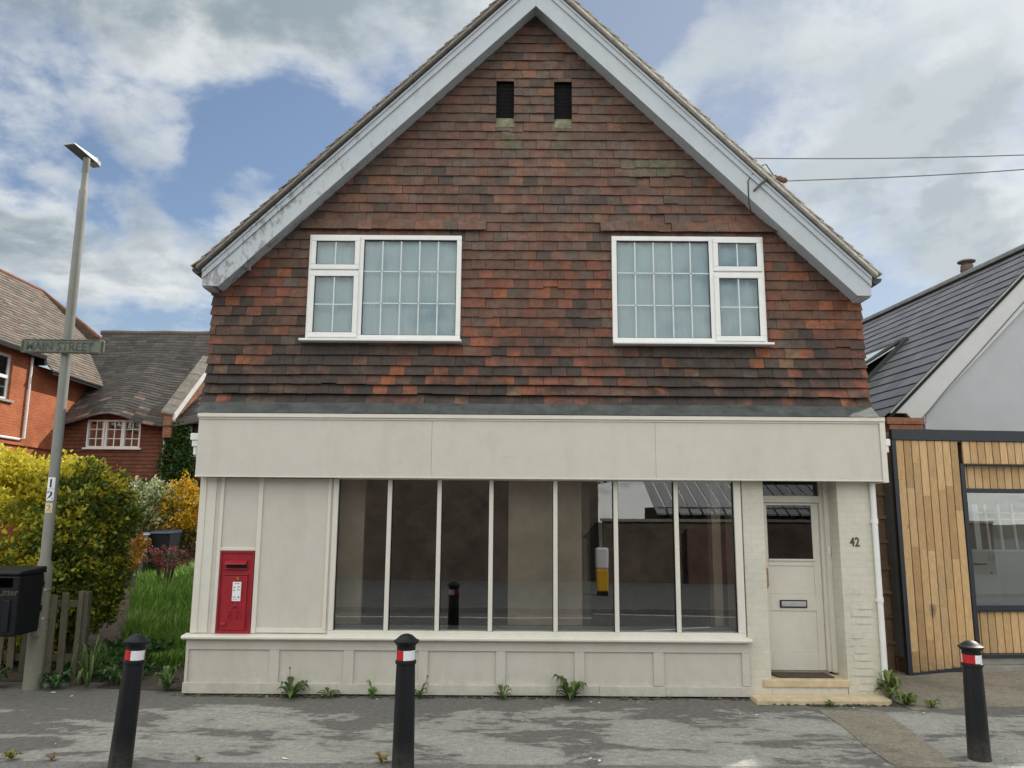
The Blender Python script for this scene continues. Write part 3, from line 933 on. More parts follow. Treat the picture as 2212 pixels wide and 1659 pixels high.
def upstairs(xa, xb, za, zb, mirror):
    """frame face at y=.035; wide fixed light beside a top-hung casement over a side-hung one"""
    y0, y1 = .035, .105
    w = MB()

    def X(u): return xa + u if not mirror else xb - u
    def bx(mb, u0, u1, ya, yb, q0, q1):
        p, q = sorted((X(u0), X(u1))); mb.box(p, q, ya, yb, q0, q1)
    L = xb - xa; mul = .595
    bx(w, 0, .055, y0, y1, za + .055, zb - .055); bx(w, L - .055, L, y0, y1, za + .055, zb - .055)
    bx(w, 0, L, y0, y1, zb - .055, zb); bx(w, 0, L, y0, y1, za, za + .055)
    bx(w, mul - .03, mul + .03, y0, y1, za + .055, zb - .055)
    ztr = zb - .43
    bx(w, .055, mul - .03, y0, y1, ztr - .025, ztr + .025)
    win = w.build('window', M['white'], shop, .004)
    for (q0, q1) in ((ztr + .012, zb - .022), (za + .022, ztr - .012)):
        c = MB(); u0, u1 = .022, mul - .014; f = .058
        bx(c, u0, u0 + f, y0 - .02, y0 - .002, q0 + f, q1 - f); bx(c, u1 - f, u1, y0 - .02, y0 - .002, q0 + f, q1 - f)
        bx(c, u0, u1, y0 - .02, y0 - .002, q0, q0 + f); bx(c, u0, u1, y0 - .02, y0 - .002, q1 - f, q1)
        cs = c.build('casement', M['white'], win, .006)
        g = MB(); bx(g, u0 + f, u1 - f, y0 + .004, y0 + .008, q0 + f, q1 - f); g.build('pane', M['glass_up'], win)
        bar = MB(); um = (u0 + u1) / 2; bx(bar, um - .0072, um + .0072, y0 - .004, y0 + .003, q0 + f, q1 - f)
        if q1 - q0 > .5:
            zm = (q0 + q1) / 2; bx(bar, u0 + f, u1 - f, y0 - .0035, y0 + .0025, zm - .0065, zm + .0065)
        bar.build('glazing_bar', simple('glazing_bar_white', (.60, .66, .68), .4, .03), win)
        gk = MB(); e = .006
        bx(gk, u0 + f, u0 + f + e, y0 - .006, y0 - .001, q0 + f, q1 - f); bx(gk, u1 - f - e, u1 - f, y0 - .006, y0 - .001, q0 + f, q1 - f)
        bx(gk, u0 + f + e, u1 - f - e, y0 - .006, y0 - .001, q0 + f, q0 + f + e); bx(gk, u0 + f + e, u1 - f - e, y0 - .006, y0 - .001, q1 - f - e, q1 - f)
        gk.build('gasket', M['blackmatt'], win)
    g = MB(); u0, u1 = mul + .03, L - .055; q0, q1 = za + .055, zb - .055
    bx(g, u0, u1, y0 + .03, y0 + .034, q0, q1); g.build('pane', M['glass_up'], win)
    bar = MB()
    for k in range(1, 5):
        um = u0 + (u1 - u0) * k / 5; bx(bar, um - .0072, um + .0072, y0 + .0205, y0 + .0285, q0, q1)
    for k in (1, 2):
        zm = q0 + (q1 - q0) * k / 3; bx(bar, u0, u1, y0 + .0205, y0 + .0280, zm - .0065, zm + .0065)
    bar.build('glazing_bar', simple('glazing_bar_white', (.60, .66, .68), .4, .03), win)
    gk = MB(); e = .006
    bx(gk, u0, u0 + e, y0 + .012, y0 + .029, q0, q1); bx(gk, u1 - e, u1, y0 + .012, y0 + .029, q0, q1)
    bx(gk, u0 + e, u1 - e, y0 + .012, y0 + .029, q1 - e * 1.6, q1); bx(gk, u0 + e, u1 - e, y0 + .012, y0 + .029, q0, q0 + e)
    gk.build('gasket', M['blackmatt'], win)
    s = MB(); s.ext_x([(-.055, za - .032), (-.055, za - .006), (.10, za - .001), (.10, za - .032)], xa - (.05 if not mirror else .0), xb + (.02 if not mirror else .05))
    s.build('sill', M['white'], win, .004)
    bl = MB()
    # gathered net hanging close behind the glass
    N = 90
    pts = []; fs = []
    for i in range(N + 1):
        x = xa + .02 + (xb - xa - .04) * i / N; yv = .118 + .005 * sin(i * 1.05) + .003 * sin(i * .37)
        pts += [(x, yv, za + .02), (x, yv, zb - .02)]
    for i in range(N): fs.append((2 * i, 2 * i + 2, 2 * i + 3, 2 * i + 1))
    bl.add(pts, fs); bl.build('blind', M['blind'], win, smooth=True)
    return win


upstairs(*WINS[0], False)
upstairs(*WINS[1], True)

# ---- lead flashing over the fascia
b = MB()
x = XL
k = 0
while x < XR - .02:
    xe = min(x + 1.0558, XR)
    b.add([(x, -.19, 2.935), (xe, -.19, 2.935), (xe, -.01 - .004 * (k % 2), 3.075), (x, -.01 - .004 * (k % 2), 3.075)], [(0, 1, 2, 3)])
    b.add([(x, -.01 - .004 * (k % 2), 3.075), (xe, -.01 - .004 * (k % 2), 3.075), (xe, .06, 3.10), (x, .06, 3.10)], [(0, 1, 2, 3)])
    x = xe; k += 1
for xx in (XL, XR): b.add([(xx, -.19, 2.935), (xx, -.012, 3.075), (xx, .06, 3.10), (xx, .06, 2.935)], [(0, 1, 2, 3)])
fl = b.build('flashing', M['lead'], shop)

# ---- fascia
fx0, fx1 = -3.385, 4.03
b = MB()
edges = [fx0, -.86, 1.55, fx1 - .06]
for i in range(3):
    b.box(edges[i] + .001, edges[i + 1] - .001, -.155 - .0015 * (i % 2), -.12, 2.262, 2.885)
b.box(fx0, fx1 - .06, -.119, .05, 2.27, 2.88)
fascia = b.build('fascia_board', M['cream'], shop, .002)
b = MB(); b.box(fx0 - .008, fx1 + .0, -.185, .04, 2.886, 2.93); b.box(fx0, fx1, -.168, -.156, 2.865, 2.885)
b.build('cornice', M['cream_wall'], fascia, .004)
b = MB(); b.box(fx0, fx1 - .06, -.165, -.10, 2.243, 2.261); b.build('bottom_bead', M['cream_wall'], fascia, .003)
b = MB(); b.box(fx1 - .058, fx1, -.175, .30, 2.232, 2.884); b.build('end_board', M['cream_wall'], fascia, .003)
for (hx, hz) in ((-3.47, 2.65), (4.10, 2.64)):
    b = MB()
    s = -1 if hx < 0 else 1
    b.box(hx - .05, hx + .05, -.02, .10, hz, hz + .075)
    b.box(hx - .035, hx + .035, -.005, .085, hz - .07, hz - .001)
    b.lathe([(.028, 0), (.028, -.09)], hx, .04, hz - .07, 12)
    b.build('hopper', M['white'], shop, .006)

# ---- shopfront: blank panelled bay on the left
b = MB()
PY = 0.0
b.box(-3.37, -1.905, PY + .012, PY + .04, .62, 1.475)              # flat back board, split round the letter box
b = MB()
BX0, BX1, BZ0, BZ1 = -3.112, -2.738, .605, 1.465
b.box(-3.365, BX0, PY + .012, PY + .04, .615, 2.24)
b.box(BX1, -1.905, PY + .012, PY + .04, .615, 2.24)
b.box(BX0 + .001, BX1 - .001, PY + .012, PY + .04, BZ1, 2.24)
panel = b.build('blank_panel', M['cream'], shop)
b = MB()
b.box(-3.375, -3.305, PY - .012, PY + .05, .615, 2.245)            # corner post
b.box(-3.375, -3.20, PY + .0, PY + .0115, .615, 2.244)
for (p0, p1, q0) in ((-3.150, -3.112, .615), (-2.737, -2.688, .615), (-1.985, -1.95, .66)):
    b.box(p0, p1, PY - .006, PY + .0118, q0, 2.244)
b.box(BX0 + .0, BX1 - .0, PY - .004, PY + .0116, BZ1 + .001, BZ1 + .035)
b.box(-2.687, -1.951, PY + .002, PY + .0116, .622, .672)
b.build('panel_moulding', M['cream_wall'], panel, .004)

# ---- display window
b = MB()
frames = [(-1.925, -1.872), (2.412, 2.488)]
for p0, p1 in frames: b.box(p0, p1, -.01, .075, .652, 2.245)
b.box(-1.925, 2.488, -.014, .08, .60, .650)
b.box(-1.872, 2.412, .0, .08, 2.236, 2.262)
disp = b.build('display_window', M['cream_wall'], shop, .003)
mulx = [-1.316, -.778, -.215, .479, 1.131, 1.786]
for xm in mulx:
    b = MB(); b.box(xm - .023, xm + .023, -.006, .07, .651, 2.235); b.build('mullion', M['cream_wall'], disp, .004)
xs = [-1.872] + mulx + [2.412]
for i in range(7):
    b = MB(); a0 = xs[i] + (.023 if i else 0); a1 = xs[i + 1] - (.023 if i < 6 else 0)
    b.box(a0, a1, .045, .049, .651, 2.235); b.build('pane', M['glass'], disp)
b = MB()
for i in range(7):
    a0 = xs[i] + (.023 if i else 0); a1 = xs[i + 1] - (.023 if i < 6 else 0)
    b.box(a0, a0 + .006, .02, .044, .652, 2.234); b.box(a1 - .006, a1, .02, .044, .652, 2.234)
b.build('glazing_bead', M['blackmatt'], disp)

# ---- ledge and stall riser
b = MB()
b.ext_x([(-.115, .572), (-.115, .592), (-.10, .602), (.03, .612), (.03, .56), (-.09, .56)], -3.425, 2.522)
b.build('window_ledge', M['cream_wall'], shop, .004)
b = MB()
b.box(-3.385, 2.49, -.012, .05, .012, .5595)
riser = b.build('stall_riser', M['cream'], shop)
b = MB()
b.box(-3.395, 2.502, -.034, -.0125, .455, .559)                     # top rail
posts = [(-3.392, -3.362), (-2.515, -2.412), (-1.742, -1.634), (-.956, -.857), (-.147, -.048), (.674, .777), (1.499, 1.607), (2.425, 2.502)]
for p0, p1 in posts: b.box(p0, p1, -.034, -.0125, .122, .454)
b.build('riser_framing', M['cream'], riser, .003)
b = MB()
x = -3.40
for k, xe in enumerate((-1.80, -.9, -.02, .93, 1.62, 2.505)):
    dz = R.uniform(-.006, .006)
    b.box(x, xe - .002, -.046 - .002 * (k % 2), -.0125, .018 + .003 * (k % 2), .12 + dz)
    x = xe
b.build('plinth_board', M['cream'], riser, .003)
b = MB(); b.box(-3.39, 2.49, -.01, .04, -.05, .011); b.build('damp_course', M['dark'], riser)
# ---- doorway
b = MB()
b.box(2.503, 2.735, 0, .42, -.02, 2.27)
b.build('pier', M['brick_pier'], shop, .006)
b = MB()
b.box(3.535, 3.895, 0, .42, -.02, 2.27)
# chipped faces of the painted bricks
for k in range(34):
    zz = .075 * int(R.uniform(0, 15)) + .006; xx = R.uniform(3.55, 3.70); w = R.uniform(.05, .17)
    b.box(xx, min(xx + w, 3.89), -.002 - .00021 * k, .001, zz, zz + .062)
b.build('pier', M['brick_pier'], shop, .004)
b = MB()
b.box(2.737, 2.80, .30, .41, .215, 2.27); b.box(3.455, 3.533, .30, .41, .215, 2.27)
b.box(2.80, 3.455, .30, .41, 2.025, 2.10)
b.box(3.485, 3.5345, .24, .2995, .215, 2.27)
dframe = b.build('door_frame', M['cream_wall'], shop, .004)
b = MB(); b.box(2.80, 3.455, .34, .345, 2.10, 2.27); b.build('transom_pane', M['glass_dark'], dframe)
b = MB(); b.box(2.803, 3.452, .352, .36, 2.10, 2.27); b.build('transom_back', M['dark'], dframe)
dy = .345
b = MB()
dx0, dx1 = 2.803, 3.452
b.box(dx0, dx0 + .07, dy, dy + .04, .22, 2.022); b.box(dx1 - .078, dx1, dy, dy + .04, .22, 2.022)
b.box(dx0 + .07, dx1 - .078, dy, dy + .04, 1.995, 2.022)
b.box(dx0 + .07, dx1 - .078, dy, dy + .04, 1.33, 1.40)
b.box(dx0 + .07, dx1 - .078, dy, dy + .04, .845, 1.025)
b.box(dx0 + .07, dx1 - .078, dy, dy + .04, .22, .40)
b.box(dx0 + .07, dx1 - .078, dy + .010, dy + .03, 1.026, 1.329)
b.box(dx0 + .07, dx1 - .078, dy + .010, dy + .03, .401, .844)
b.box(dx0 + .065, dx1 - .07, dy - .02, dy - .001, 1.385, 1.405)
door = b.build('door', M['cream_wall'], shop, .003)
b = MB(); b.box(dx0 + .07, dx1 - .078, dy + .012, dy + .016, 1.401, 1.994); b.build('pane', M['glass_dark'], door)
b = MB(); b.box(dx0 + .07, dx1 - .078, dy + .035, dy + .04, 1.401, 1.994); b.build('pane_back', M['dark'], door)
b = MB(); b.box(2.972, 3.272, dy - .014, dy - .001, .878, .962); lb = b.build('letter_plate', M['black'], door, .004)
b = MB(); b.box(2.987, 3.258, dy - .022, dy - .0145, .893, .948); b.build('flap', M['steel'], lb, .003)
b = MB(); b.tube([(2.835, dy - .002, 1.09), (2.835, dy - .045, 1.11), (2.835, dy - .045, 1.29), (2.835, dy - .002, 1.31)], .014, 10); b.build('handle', M['brass'], door, smooth=True)
b = MB(); b.box(3.495, 3.52, .222, .2395, 1.46, 1.545); b.build('doorbell', M['white'], shop, .003)
num = text('house_number', '42', .135, simple('dark_bronze', (.07, .05, .03), .5, .3, 30), shop, (3.642, -.003, 1.560), depth=.004, offset=.002, sx=.78)
# steps
b = MB()
b.box(2.64, 3.545, -.02, .34, .112, .192)
b.build('step', M['stone'], shop, .012)
b = MB()
b.box(2.737, 3.53, .006, .35, .0, .111)
b.build('step_riser', M['cream_wall'], shop)
b = MB()
rad = .07
poly = [(2.49, -.29), (3.80, -.29)] + [(3.80 + rad * sin(t), -.22 - rad * cos(t)) for t in [pi / 2 * i / 6 for i in range(1, 7)]] + [(3.87, .0), (2.49, .0)]
b.ext_z(poly, -.06, .045)
b.build('step', M['stone'], shop, .008)
b = MB(tint=(.33, .28, .22)); b.box(2.80, 3.46, .30, .42, .19, .216); b.build('threshold', M['wood_grey'], shop)
dm = MB(); dm.prism([(2.83, .06, .195), (3.42, .06, .195), (3.40, .30, .195), (2.79, .30, .195)][::-1], [(2.83, .06, .207), (3.42, .06, .207), (3.40, .30, .207), (2.79, .30, .207)][::-1])
tag(dm.build('doormat', M['mat']), 'brown coir doormat lying on the top step before the cream door', 'doormat')
# downpipe at the corner
b = MB()
b.M = Matrix.Translation((3.912, -.03, 0))
b.lathe([(.030, .20), (.030, 2.235)], n=14)
b.M = None
dp = b.build('downpipe', M['white'], shop, smooth=True)
for zz in (1.80, .98):
    b = MB(); b.lathe([(.036, 0), (.036, .05)], 3.912, -.03, zz, 14); b.box(3.87, 3.952, -.028, .02, zz + .012, zz + .03); b.build('collar', M['white'], dp)

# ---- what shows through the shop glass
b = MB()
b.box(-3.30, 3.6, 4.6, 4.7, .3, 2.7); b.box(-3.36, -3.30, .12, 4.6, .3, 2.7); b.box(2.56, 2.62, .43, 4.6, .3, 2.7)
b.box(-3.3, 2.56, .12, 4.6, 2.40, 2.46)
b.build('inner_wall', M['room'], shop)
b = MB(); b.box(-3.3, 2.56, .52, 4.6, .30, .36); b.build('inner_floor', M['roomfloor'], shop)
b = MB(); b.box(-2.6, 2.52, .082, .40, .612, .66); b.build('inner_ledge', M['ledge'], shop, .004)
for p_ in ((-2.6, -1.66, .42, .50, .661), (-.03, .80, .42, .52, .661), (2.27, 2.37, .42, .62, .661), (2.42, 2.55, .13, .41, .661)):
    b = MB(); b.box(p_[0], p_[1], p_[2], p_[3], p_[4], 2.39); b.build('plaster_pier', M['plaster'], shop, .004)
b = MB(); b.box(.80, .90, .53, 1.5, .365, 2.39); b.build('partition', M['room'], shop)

# ================================================================== STREET THINGS
# ---- wall letter box
pb = thing('post_box', 'red wall letter box set low into the blank cream panel', 'post box', (-2.925, .0, .61))
b = MB()
w2, hh = .180, .852
b.box(-w2, w2, .004, .20, .0, hh)
b.build('body', M['red'], pb, .003)
b = MB(); e = .016
b.box(-w2, -w2 + e, -.010, .0035, 0, hh); b.box(w2 - e, w2, -.010, .0035, 0, hh)
b.box(-w2 + e, w2 - e, -.010, .0035, 0, .03); b.box(-w2 + e, w2 - e, -.010, .0035, hh - .02, hh)
b.build('frame', M['red'], pb, .003)
b = MB()
b.box(-.135, .125, -.016, .0032, .035, .595)
d_ = b.build('collection_door', M['red'], pb, .005)
b = MB(); b.box(-.145, .130, -.022, .0034, .600, .612); b.build('raised_rib', M['red'], pb, .004)
b = MB()
b.ext_x([(.003, .765), (-.062, .720), (-.062, .712), (.003, .742)], -.118, .112)
b.build('hood', M['red'], pb, .003)
b = MB(); b.box(-.110, .105, -.006, .0033, .672, .712); b.build('slot', M['dark'], pb)
b = MB(); b.box(-.115, .112, -.022, .0036, .660, .671); b.build('slot_lip', M['red'], pb, .003)
b = MB()
b.box(-.030, .072, -.022, -.0165, .325, .540); fr = b.build('plate_holder', M['red'], d_, .006)
b = MB(); b.box(-.024, .066, -.0245, -.0225, .335, .532); b.build('collection_plate', M['paper'], d_)
b = MB()
for (x0, x1, z0, z1) in ((-.002, .046, .512, .519), (-.012, .008, .470, .482), (.030, .050, .474, .486), (-.016, .006, .44, .452), (.03, .052, .446, .456), (-.02, .018, .372, .380), (.038, .052, .362, .386), (-.015, .03, .352, .356)):
    b = MB(); b.box(x0, x1, -.0256, -.0248, z0, z1); b.build('printed_line', M['greyink'], d_)
text('royal_cypher', 'E R', .135, M['red'], d_, (-.068, -.0172, .150), depth=.007, offset=.0, sx=.82)
b = MB(); b.tube([(-.012, -.02, .268), (0, -.024, .285), (.018, -.026, .292), (.036, -.024, .285), (.048, -.02, .268)], .008, 8); b.lathe([(.008, 0), (.011, .01), (.003, .022)], .018, -.022, .296, 8)
b.build('crown', M['red'], d_, smooth=True)
b = MB(); b.M = Matrix.Translation((-.098, -.018, .098)); b.lathe([(.0, -.004), (.034, -.002), (.030, .016), (.012, .024)], n=14); b.M = None; b.build('door_pull', M['red'], d_, smooth=True)
b = MB(); b.M = Matrix.Translation((.022, -.0165, .566)) @ Matrix.Rotation(pi / 2, 4, 'X'); b.lathe([(.014, 0), (.014, .004), (.006, .005)], n=14); b.M = None; b.build('keyhole_cover', M['brass'], d_)

# ---- bollards


def bollard(loc, h, tilt, turn, label):
    t = thing('bollard', label, 'bollard', loc, 0, 'bollards along the pavement edge')
    t.rotation_euler = (tilt[1], tilt[0], 0)
    k = h / .96
    b = MB()
    b.lathe([(.084, -.02), (.083, .0), (.078, .3 * k), (.073, .62 * k), (.070, .742 * k), (.077, .745 * k), (.079, .758 * k), (.077, .770 * k), (.069, .773 * k), (.068, .865 * k)], n=32)
    b.build('post', M['black'], t, smooth=True)
    b = MB(); b.lathe([(.0690, .774 * k), (.0705, .776 * k), (.0700, .842 * k), (.0685, .844 * k)], n=40)
    me_t = b.build('reflective_band', [M['band_red'], M['band_white']], t)
    for p in me_t.data.polygons:
        c = p.center; a = (math.degrees(math.atan2(c.y, c.x)) - turn) % 180
        p.material_index = 0 if a < 90 else 1
    b = MB()
    b.lathe([(.069, .845 * k), (.071, .856 * k), (.069, .868 * k), (.074, .880 * k), (.092, .899 * k), (.0965, .905 * k), (.0955, .912 * k), (.080, .919 * k), (.064, .933 * k), (.042, .950 * k), (.020, .958 * k), (.003, .960 * k)], n=32)
    b.build('cap', M['black'], t, smooth=True)
    return t


bollard((-2.86, -2.45, .006), .95, (.055, 0), -176, 'black bollard nearest the litter bin, leaning right, mostly white band')
bollard((-.780, -2.46, .006), .965, (.0, 0), -190, 'upright black bollard standing before the big shop window, half red half white band')
bollard((3.676, -2.07, .004), .892, (.008, 0), -190, 'black bollard before the timber-clad shop, mostly red band')

# ---- street lamp with plates
lamp = thing('street_lamp', 'tall grey tapering street lamp rising beside the picket fence', 'street lamp', (-5.10, .21, 0))
b = MB()
b.lathe([(.092, -.03), (.090, .6), (.086, 1.22), (.080, 1.27), (.055, 1.36), (.054, 3.6), (.050, 5.3), (.049, 5.62), (.037, 5.64), (.036, 5.92)], n=20)
b.build('pole', M['lamp'], lamp, smooth=True)
b = MB(); b.lathe([(.038, 5.85), (.040, 5.86), (.040, 6.03), (.030, 6.04)], n=16); b.build('spigot', M['lamp'], lamp, smooth=True)
b = MB()
b.M = Matrix.Translation((0.0, .12, 6.02)) @ Matrix.Rotation(radians(-14), 4, 'Z') @ Matrix.Rotation(radians(-9), 4, 'X') @ Matrix.Scale(.68, 4)
b.prism([(-.08, .12, .0), (.08, .12, .0), (.115, -.02, .005), (.115, -.56, .02), (-.115, -.56, .02), (-.115, -.02, .005)],
        [(-.06, .12, .10), (.06, .12, .10), (.10, -.02, .085), (.105, -.55, .045), (-.105, -.55, .045), (-.10, -.02, .085)], mi=0)
b.prism([(-.095, -.05, -.004), (.095, -.05, -.004), (.095, -.53, .012), (-.095, -.53, .012)], [(-.095, -.05, .003), (.095, -.05, .003), (.095, -.53, .018), (-.095, -.53, .018)], mi=1)
b.lathe([(.035, 0), (.035, .06), (.02, .075)], .0, .06, .095, 14, mi=0)
b.M = None
b.build('lantern', [simple('lantern_grey', (.34, .36, .37), .45, .06), simple('lens', (.10, .12, .14), .25, .2, 30)], lamp, .004)
for (zz, ch, h, mt, ink) in ((2.115, '1', .125, M['paper'], M['black']), (1.985, '2', .125, M['paper'], M['black']), (1.852, '2', .105, simple('cream_label', (.75, .60, .30), .5, .06, 12), M['greyink'])):
    b = MB()
    r_ = .0568
    fr_ = []; n_ = 8
    aw = .75 if mt is M['paper'] else .7
    for i in range(n_ + 1):
        a = -pi / 2 - aw + 2 * aw * i / n_ + .12
        fr_.append((r_ * cos(a), r_ * sin(a)))
    for i in range(n_):
        b.quad((*fr_[i], zz), (*fr_[i + 1], zz), (*fr_[i + 1], zz + h), (*fr_[i], zz + h))
    pl = b.build('number_plate', mt, lamp)
    nm = text('number', ch, h * 1.02, ink, pl, (0, 0, 0), rot=(0, 0, 0), depth=.0006, offset=.0025 if ink is M['black'] else .0005, align='CENTER')
    for v_ in nm.data.vertices:          # wrap the figure round the post
        x_, y_, z_ = v_.co; ph = -pi / 2 + .12 + x_ / r_; rad_ = r_ + .0022 + z_
        v_.co = (rad_ * cos(ph), rad_ * sin(ph), zz + h * .14 + y_)
    nm.data.update()
b = MB(tint=(.27, .26, .21)); b.box(.012, .075, -.115, -.088, .55, 1.17); b.build('cover_strip', M['wood_grey'], lamp, .004)
for zz in (1.02, .72):
    b = MB(); b.lathe([(.0925, zz), (.0935, zz + .002), (.0935, zz + .018), (.0925, zz + .02)], n=20); b.build('strap', M['steel'], lamp)

sg = thing('street_sign', 'worn green-stained street name plate strapped across the lamp post', 'sign', (-5.10, .13, 3.715))
sg.rotation_euler = (0, radians(1.5), radians(-4))
b = MB()
poly = []
sw, sh, cr = .492, .082, .03
for (cx_, cz_, a0) in ((sw - cr, -sh + cr, -pi / 2), (sw - cr, sh - cr, 0), (-sw + cr, sh - cr, pi / 2), (-sw + cr, -sh + cr, pi)):
    for i in range(5):
        a = a0 + pi / 2 * i / 4; poly.append((cx_ + cr * cos(a), cz_ + cr * sin(a)))
b.ext_y(poly, -.022, .0)
t = NT('mossy_plate'); n1 = t.noise(7, 8, .7); n2 = t.noise(30, 5, .6)
c_ = t.ramp(n1, [(.3, (.07, .085, .055)), (.5, (.135, .15, .115)), (.72, (.20, .205, .19))])
t.base(t.mix(1, c_, t.ramp(n2, [(.3, .75), (.7, 1.15)]), 'MULTIPLY')); t.rough(.8)
b.build('plate', t.m, sg, .004)
b = MB()
for z0, z1, x0, x1 in ((.066, .074, -.44, .44), (-.074, -.066, -.44, .44)): b.box(x0, x1, -.0265, -.0225, z0, z1)
b.box(.46, .482, -.0265, -.0225, -.06, .06); b.box(-.482, -.46, -.0265, -.0225, -.06, .06)
b.build('border', simple('plate_border', (.045, .055, .045), .7, .3, 20), sg)
text('lettering', 'MAIN STREET', .135, simple('plate_letters', (.06, .068, .062), .7, .6, 11), sg, (-.432, -.0235, -.048), depth=.002, offset=.002, sx=.985)
b = MB()
b.box(-.07, .07, .0, .135, -.02, .0); b.build('clamp', M['lead'], sg)

# ---- litter bin
bn = thing('litter_bin', 'black litter bin mounted on the street lamp, slot under its sloping lid', 'litter bin', (-5.24, -.19, .62))
b = MB()
b.prism([(-.26, -.22, 0), (.26, -.22, 0), (.26, .20, 0), (-.26, .20, 0)], [(-.27, -.235, .60), (.27, -.235, .60), (.27, .205, .60), (-.27, .205, .60)])
body = b.build('body', M['blackmatt'], bn, .02)
b = MB(); b.ext_x([(-.255, .601), (.215, .601), (.215, .672), (-.255, .64)], -.282, .282); b.build('lid', M['blackmatt'], bn, .015)
b = MB(); b.box(.03, .20, -.2415, -.232, .485, .575); b.build('slot', simple('slot_black', (.0015, .0015, .002), 1.0, .1, 9, 0, 60, 0, 0), bn)
b = MB()
for x_ in (-.14, .02, .17): b.box(x_ - .03, x_ + .03, -.2445, -.2275, .05, .36)
b.build('front_rib', M['blackmatt'], body, .006)
text('lettering', 'Litter', .092, simple('faded_print', (.075, .068, .052), .7, .5, 30), bn, (.062, -.2355, .405), rot=(pi / 2 - .024, 0, 0), depth=.0012, offset=.001)
for z_ in (.2, .45):
    b = MB(); b.box(.16, .24, .206, .26, z_, z_ + .06); b.build('mounting_bracket', M['blackmatt'], bn)

# ---- picket fence
pf = thing('picket_fence', 'low weathered grey picket fence with mossy boards before the golden hedge', 'fence', (-4.72, .40, 0))
b = MB()


def wtint(): return jit((.125, .112, .078), .75, 1.2)


for k in range(17):
    x = -.19 - k * .139 + R.uniform(-.008, .008)
    b = MB(tint=wtint())
    top = .985 + R.uniform(-.025, .02) - .012 * (k % 3)
    lean = R.uniform(-.02, .02)
    w = .074 + R.uniform(-.004, .004)
    b.prism([(x - w / 2, -.034, .13), (x + w / 2, -.034, .13), (x + w / 2 + lean, -.034, top - .02), (x + w / 2 - .012 + lean, -.034, top), (x - w / 2 + .012 + lean, -.034, top), (x - w / 2 + lean, -.034, top - .02)],
            [(x - w / 2, -.014, .13), (x + w / 2, -.014, .13), (x + w / 2 + lean, -.014, top - .02), (x + w / 2 - .012 + lean, -.014, top), (x - w / 2 + .012 + lean, -.014, top), (x - w / 2 + lean, -.014, top - .02)])
    b.build('picket', M['wood_grey'], pf, .002)
for zz in (.25, .82):
    b = MB(tint=wtint()); b.box(-2.6, .0, -.0135, .02, zz, zz + .075); b.build('rail', M['wood_grey'], pf, .003)
b = MB(tint=(.13, .115, .085))
b.box(-.055, -.0, -.05, .03, -.05, 1.0); b.build('post', M['wood_grey'], pf, .006)
b = MB(tint=(.10, .092, .07)); b.box(.002, .052, -.03, .05, -.05, .99); b.box(.012, .062, -.032, .035, .60, .72); b.build('gate_post', M['wood_grey'], pf, .006)

# ---- overhead cables
for (name, pts, lab) in (('overhead_cable', [(2.0, 1.2, 6.10), (2.9, -.15, 5.84), (9, -.4, 6.0), (18, -1.4, 6.9)], 'upper thin telephone wire crossing the sky right of the gable'),
                         ('overhead_cable', [(3.07, -.255, 5.60), (5.81, -.25, 5.765), (11, -.3, 6.28), (18, -1, 7.4)], 'lower telephone wire fixed to the bracket on the right roof slope')):
    P_ = [Vector(p) for p in pts]
    if 'upper' in lab: P_ = [Vector((1.9, .6, 6.35)), Vector((2.72, .2, 6.09)), Vector((6.05, .2, 6.155)), Vector((12, .2, 6.5)), Vector((20, .2, 7.1))]
    out = []
    for i in range(len(P_) - 1):
        p0 = P_[max(i - 1, 0)]; p1 = P_[i]; p2 = P_[i + 1]; p3 = P_[min(i + 2, len(P_) - 1)]
        for s in range(8):
            t_ = s / 8
            out.append(.5 * ((2 * p1) + (p2 - p0) * t_ + (2 * p0 - 5 * p1 + 4 * p2 - p3) * t_ ** 2 + (3 * p1 - p0 - 3 * p2 + p3) * t_ ** 3))
    out.append(P_[-1])
    b = MB(); b.tube(out, .0062, 6)
    tag(b.build(name, simple('cable_grey', (.17, .18, .20), .6, .1)), lab, 'cable', 'telephone wires')

# ================================================================== PLANTS AT THE FOOT OF THE WALL


def leaf_strip(b, root, yaw, length, rise, width, tint, droop=1.0, lobes=True, seg=7, curl=0.0):
    pts = []; fs = []
    dx, dy = cos(yaw), sin(yaw)
    for i in range(seg + 1):
        t_ = i / seg
        d = length * t_ * (1 - .12 * t_ * t_)
        zz = rise * (sin(pi * min(t_ * .62 + .0, 1)) - droop * .55 * t_ * t_)
        wd = width * (.18 + .95 * sin(pi * min(1, t_ * .92 + .06)) ** .8) * (1 if not lobes else (1.25 if i % 2 else .62))
        if i == seg: wd = .001
        c = Vector(root) + Vector((dx * d, dy * d, max(zz, .004)))
        s = Vector((-dy, dx, 0)) * wd * .5
        pts += [c - s + Vector((0, 0, wd * .25)), c, c + s + Vector((0, 0, wd * .25))]
    for i in range(seg):
        a = 3 * i
        fs += [(a, a + 3, a + 4, a + 1), (a + 1, a + 4, a + 5, a + 2)]
    b.add(pts, fs, tint)


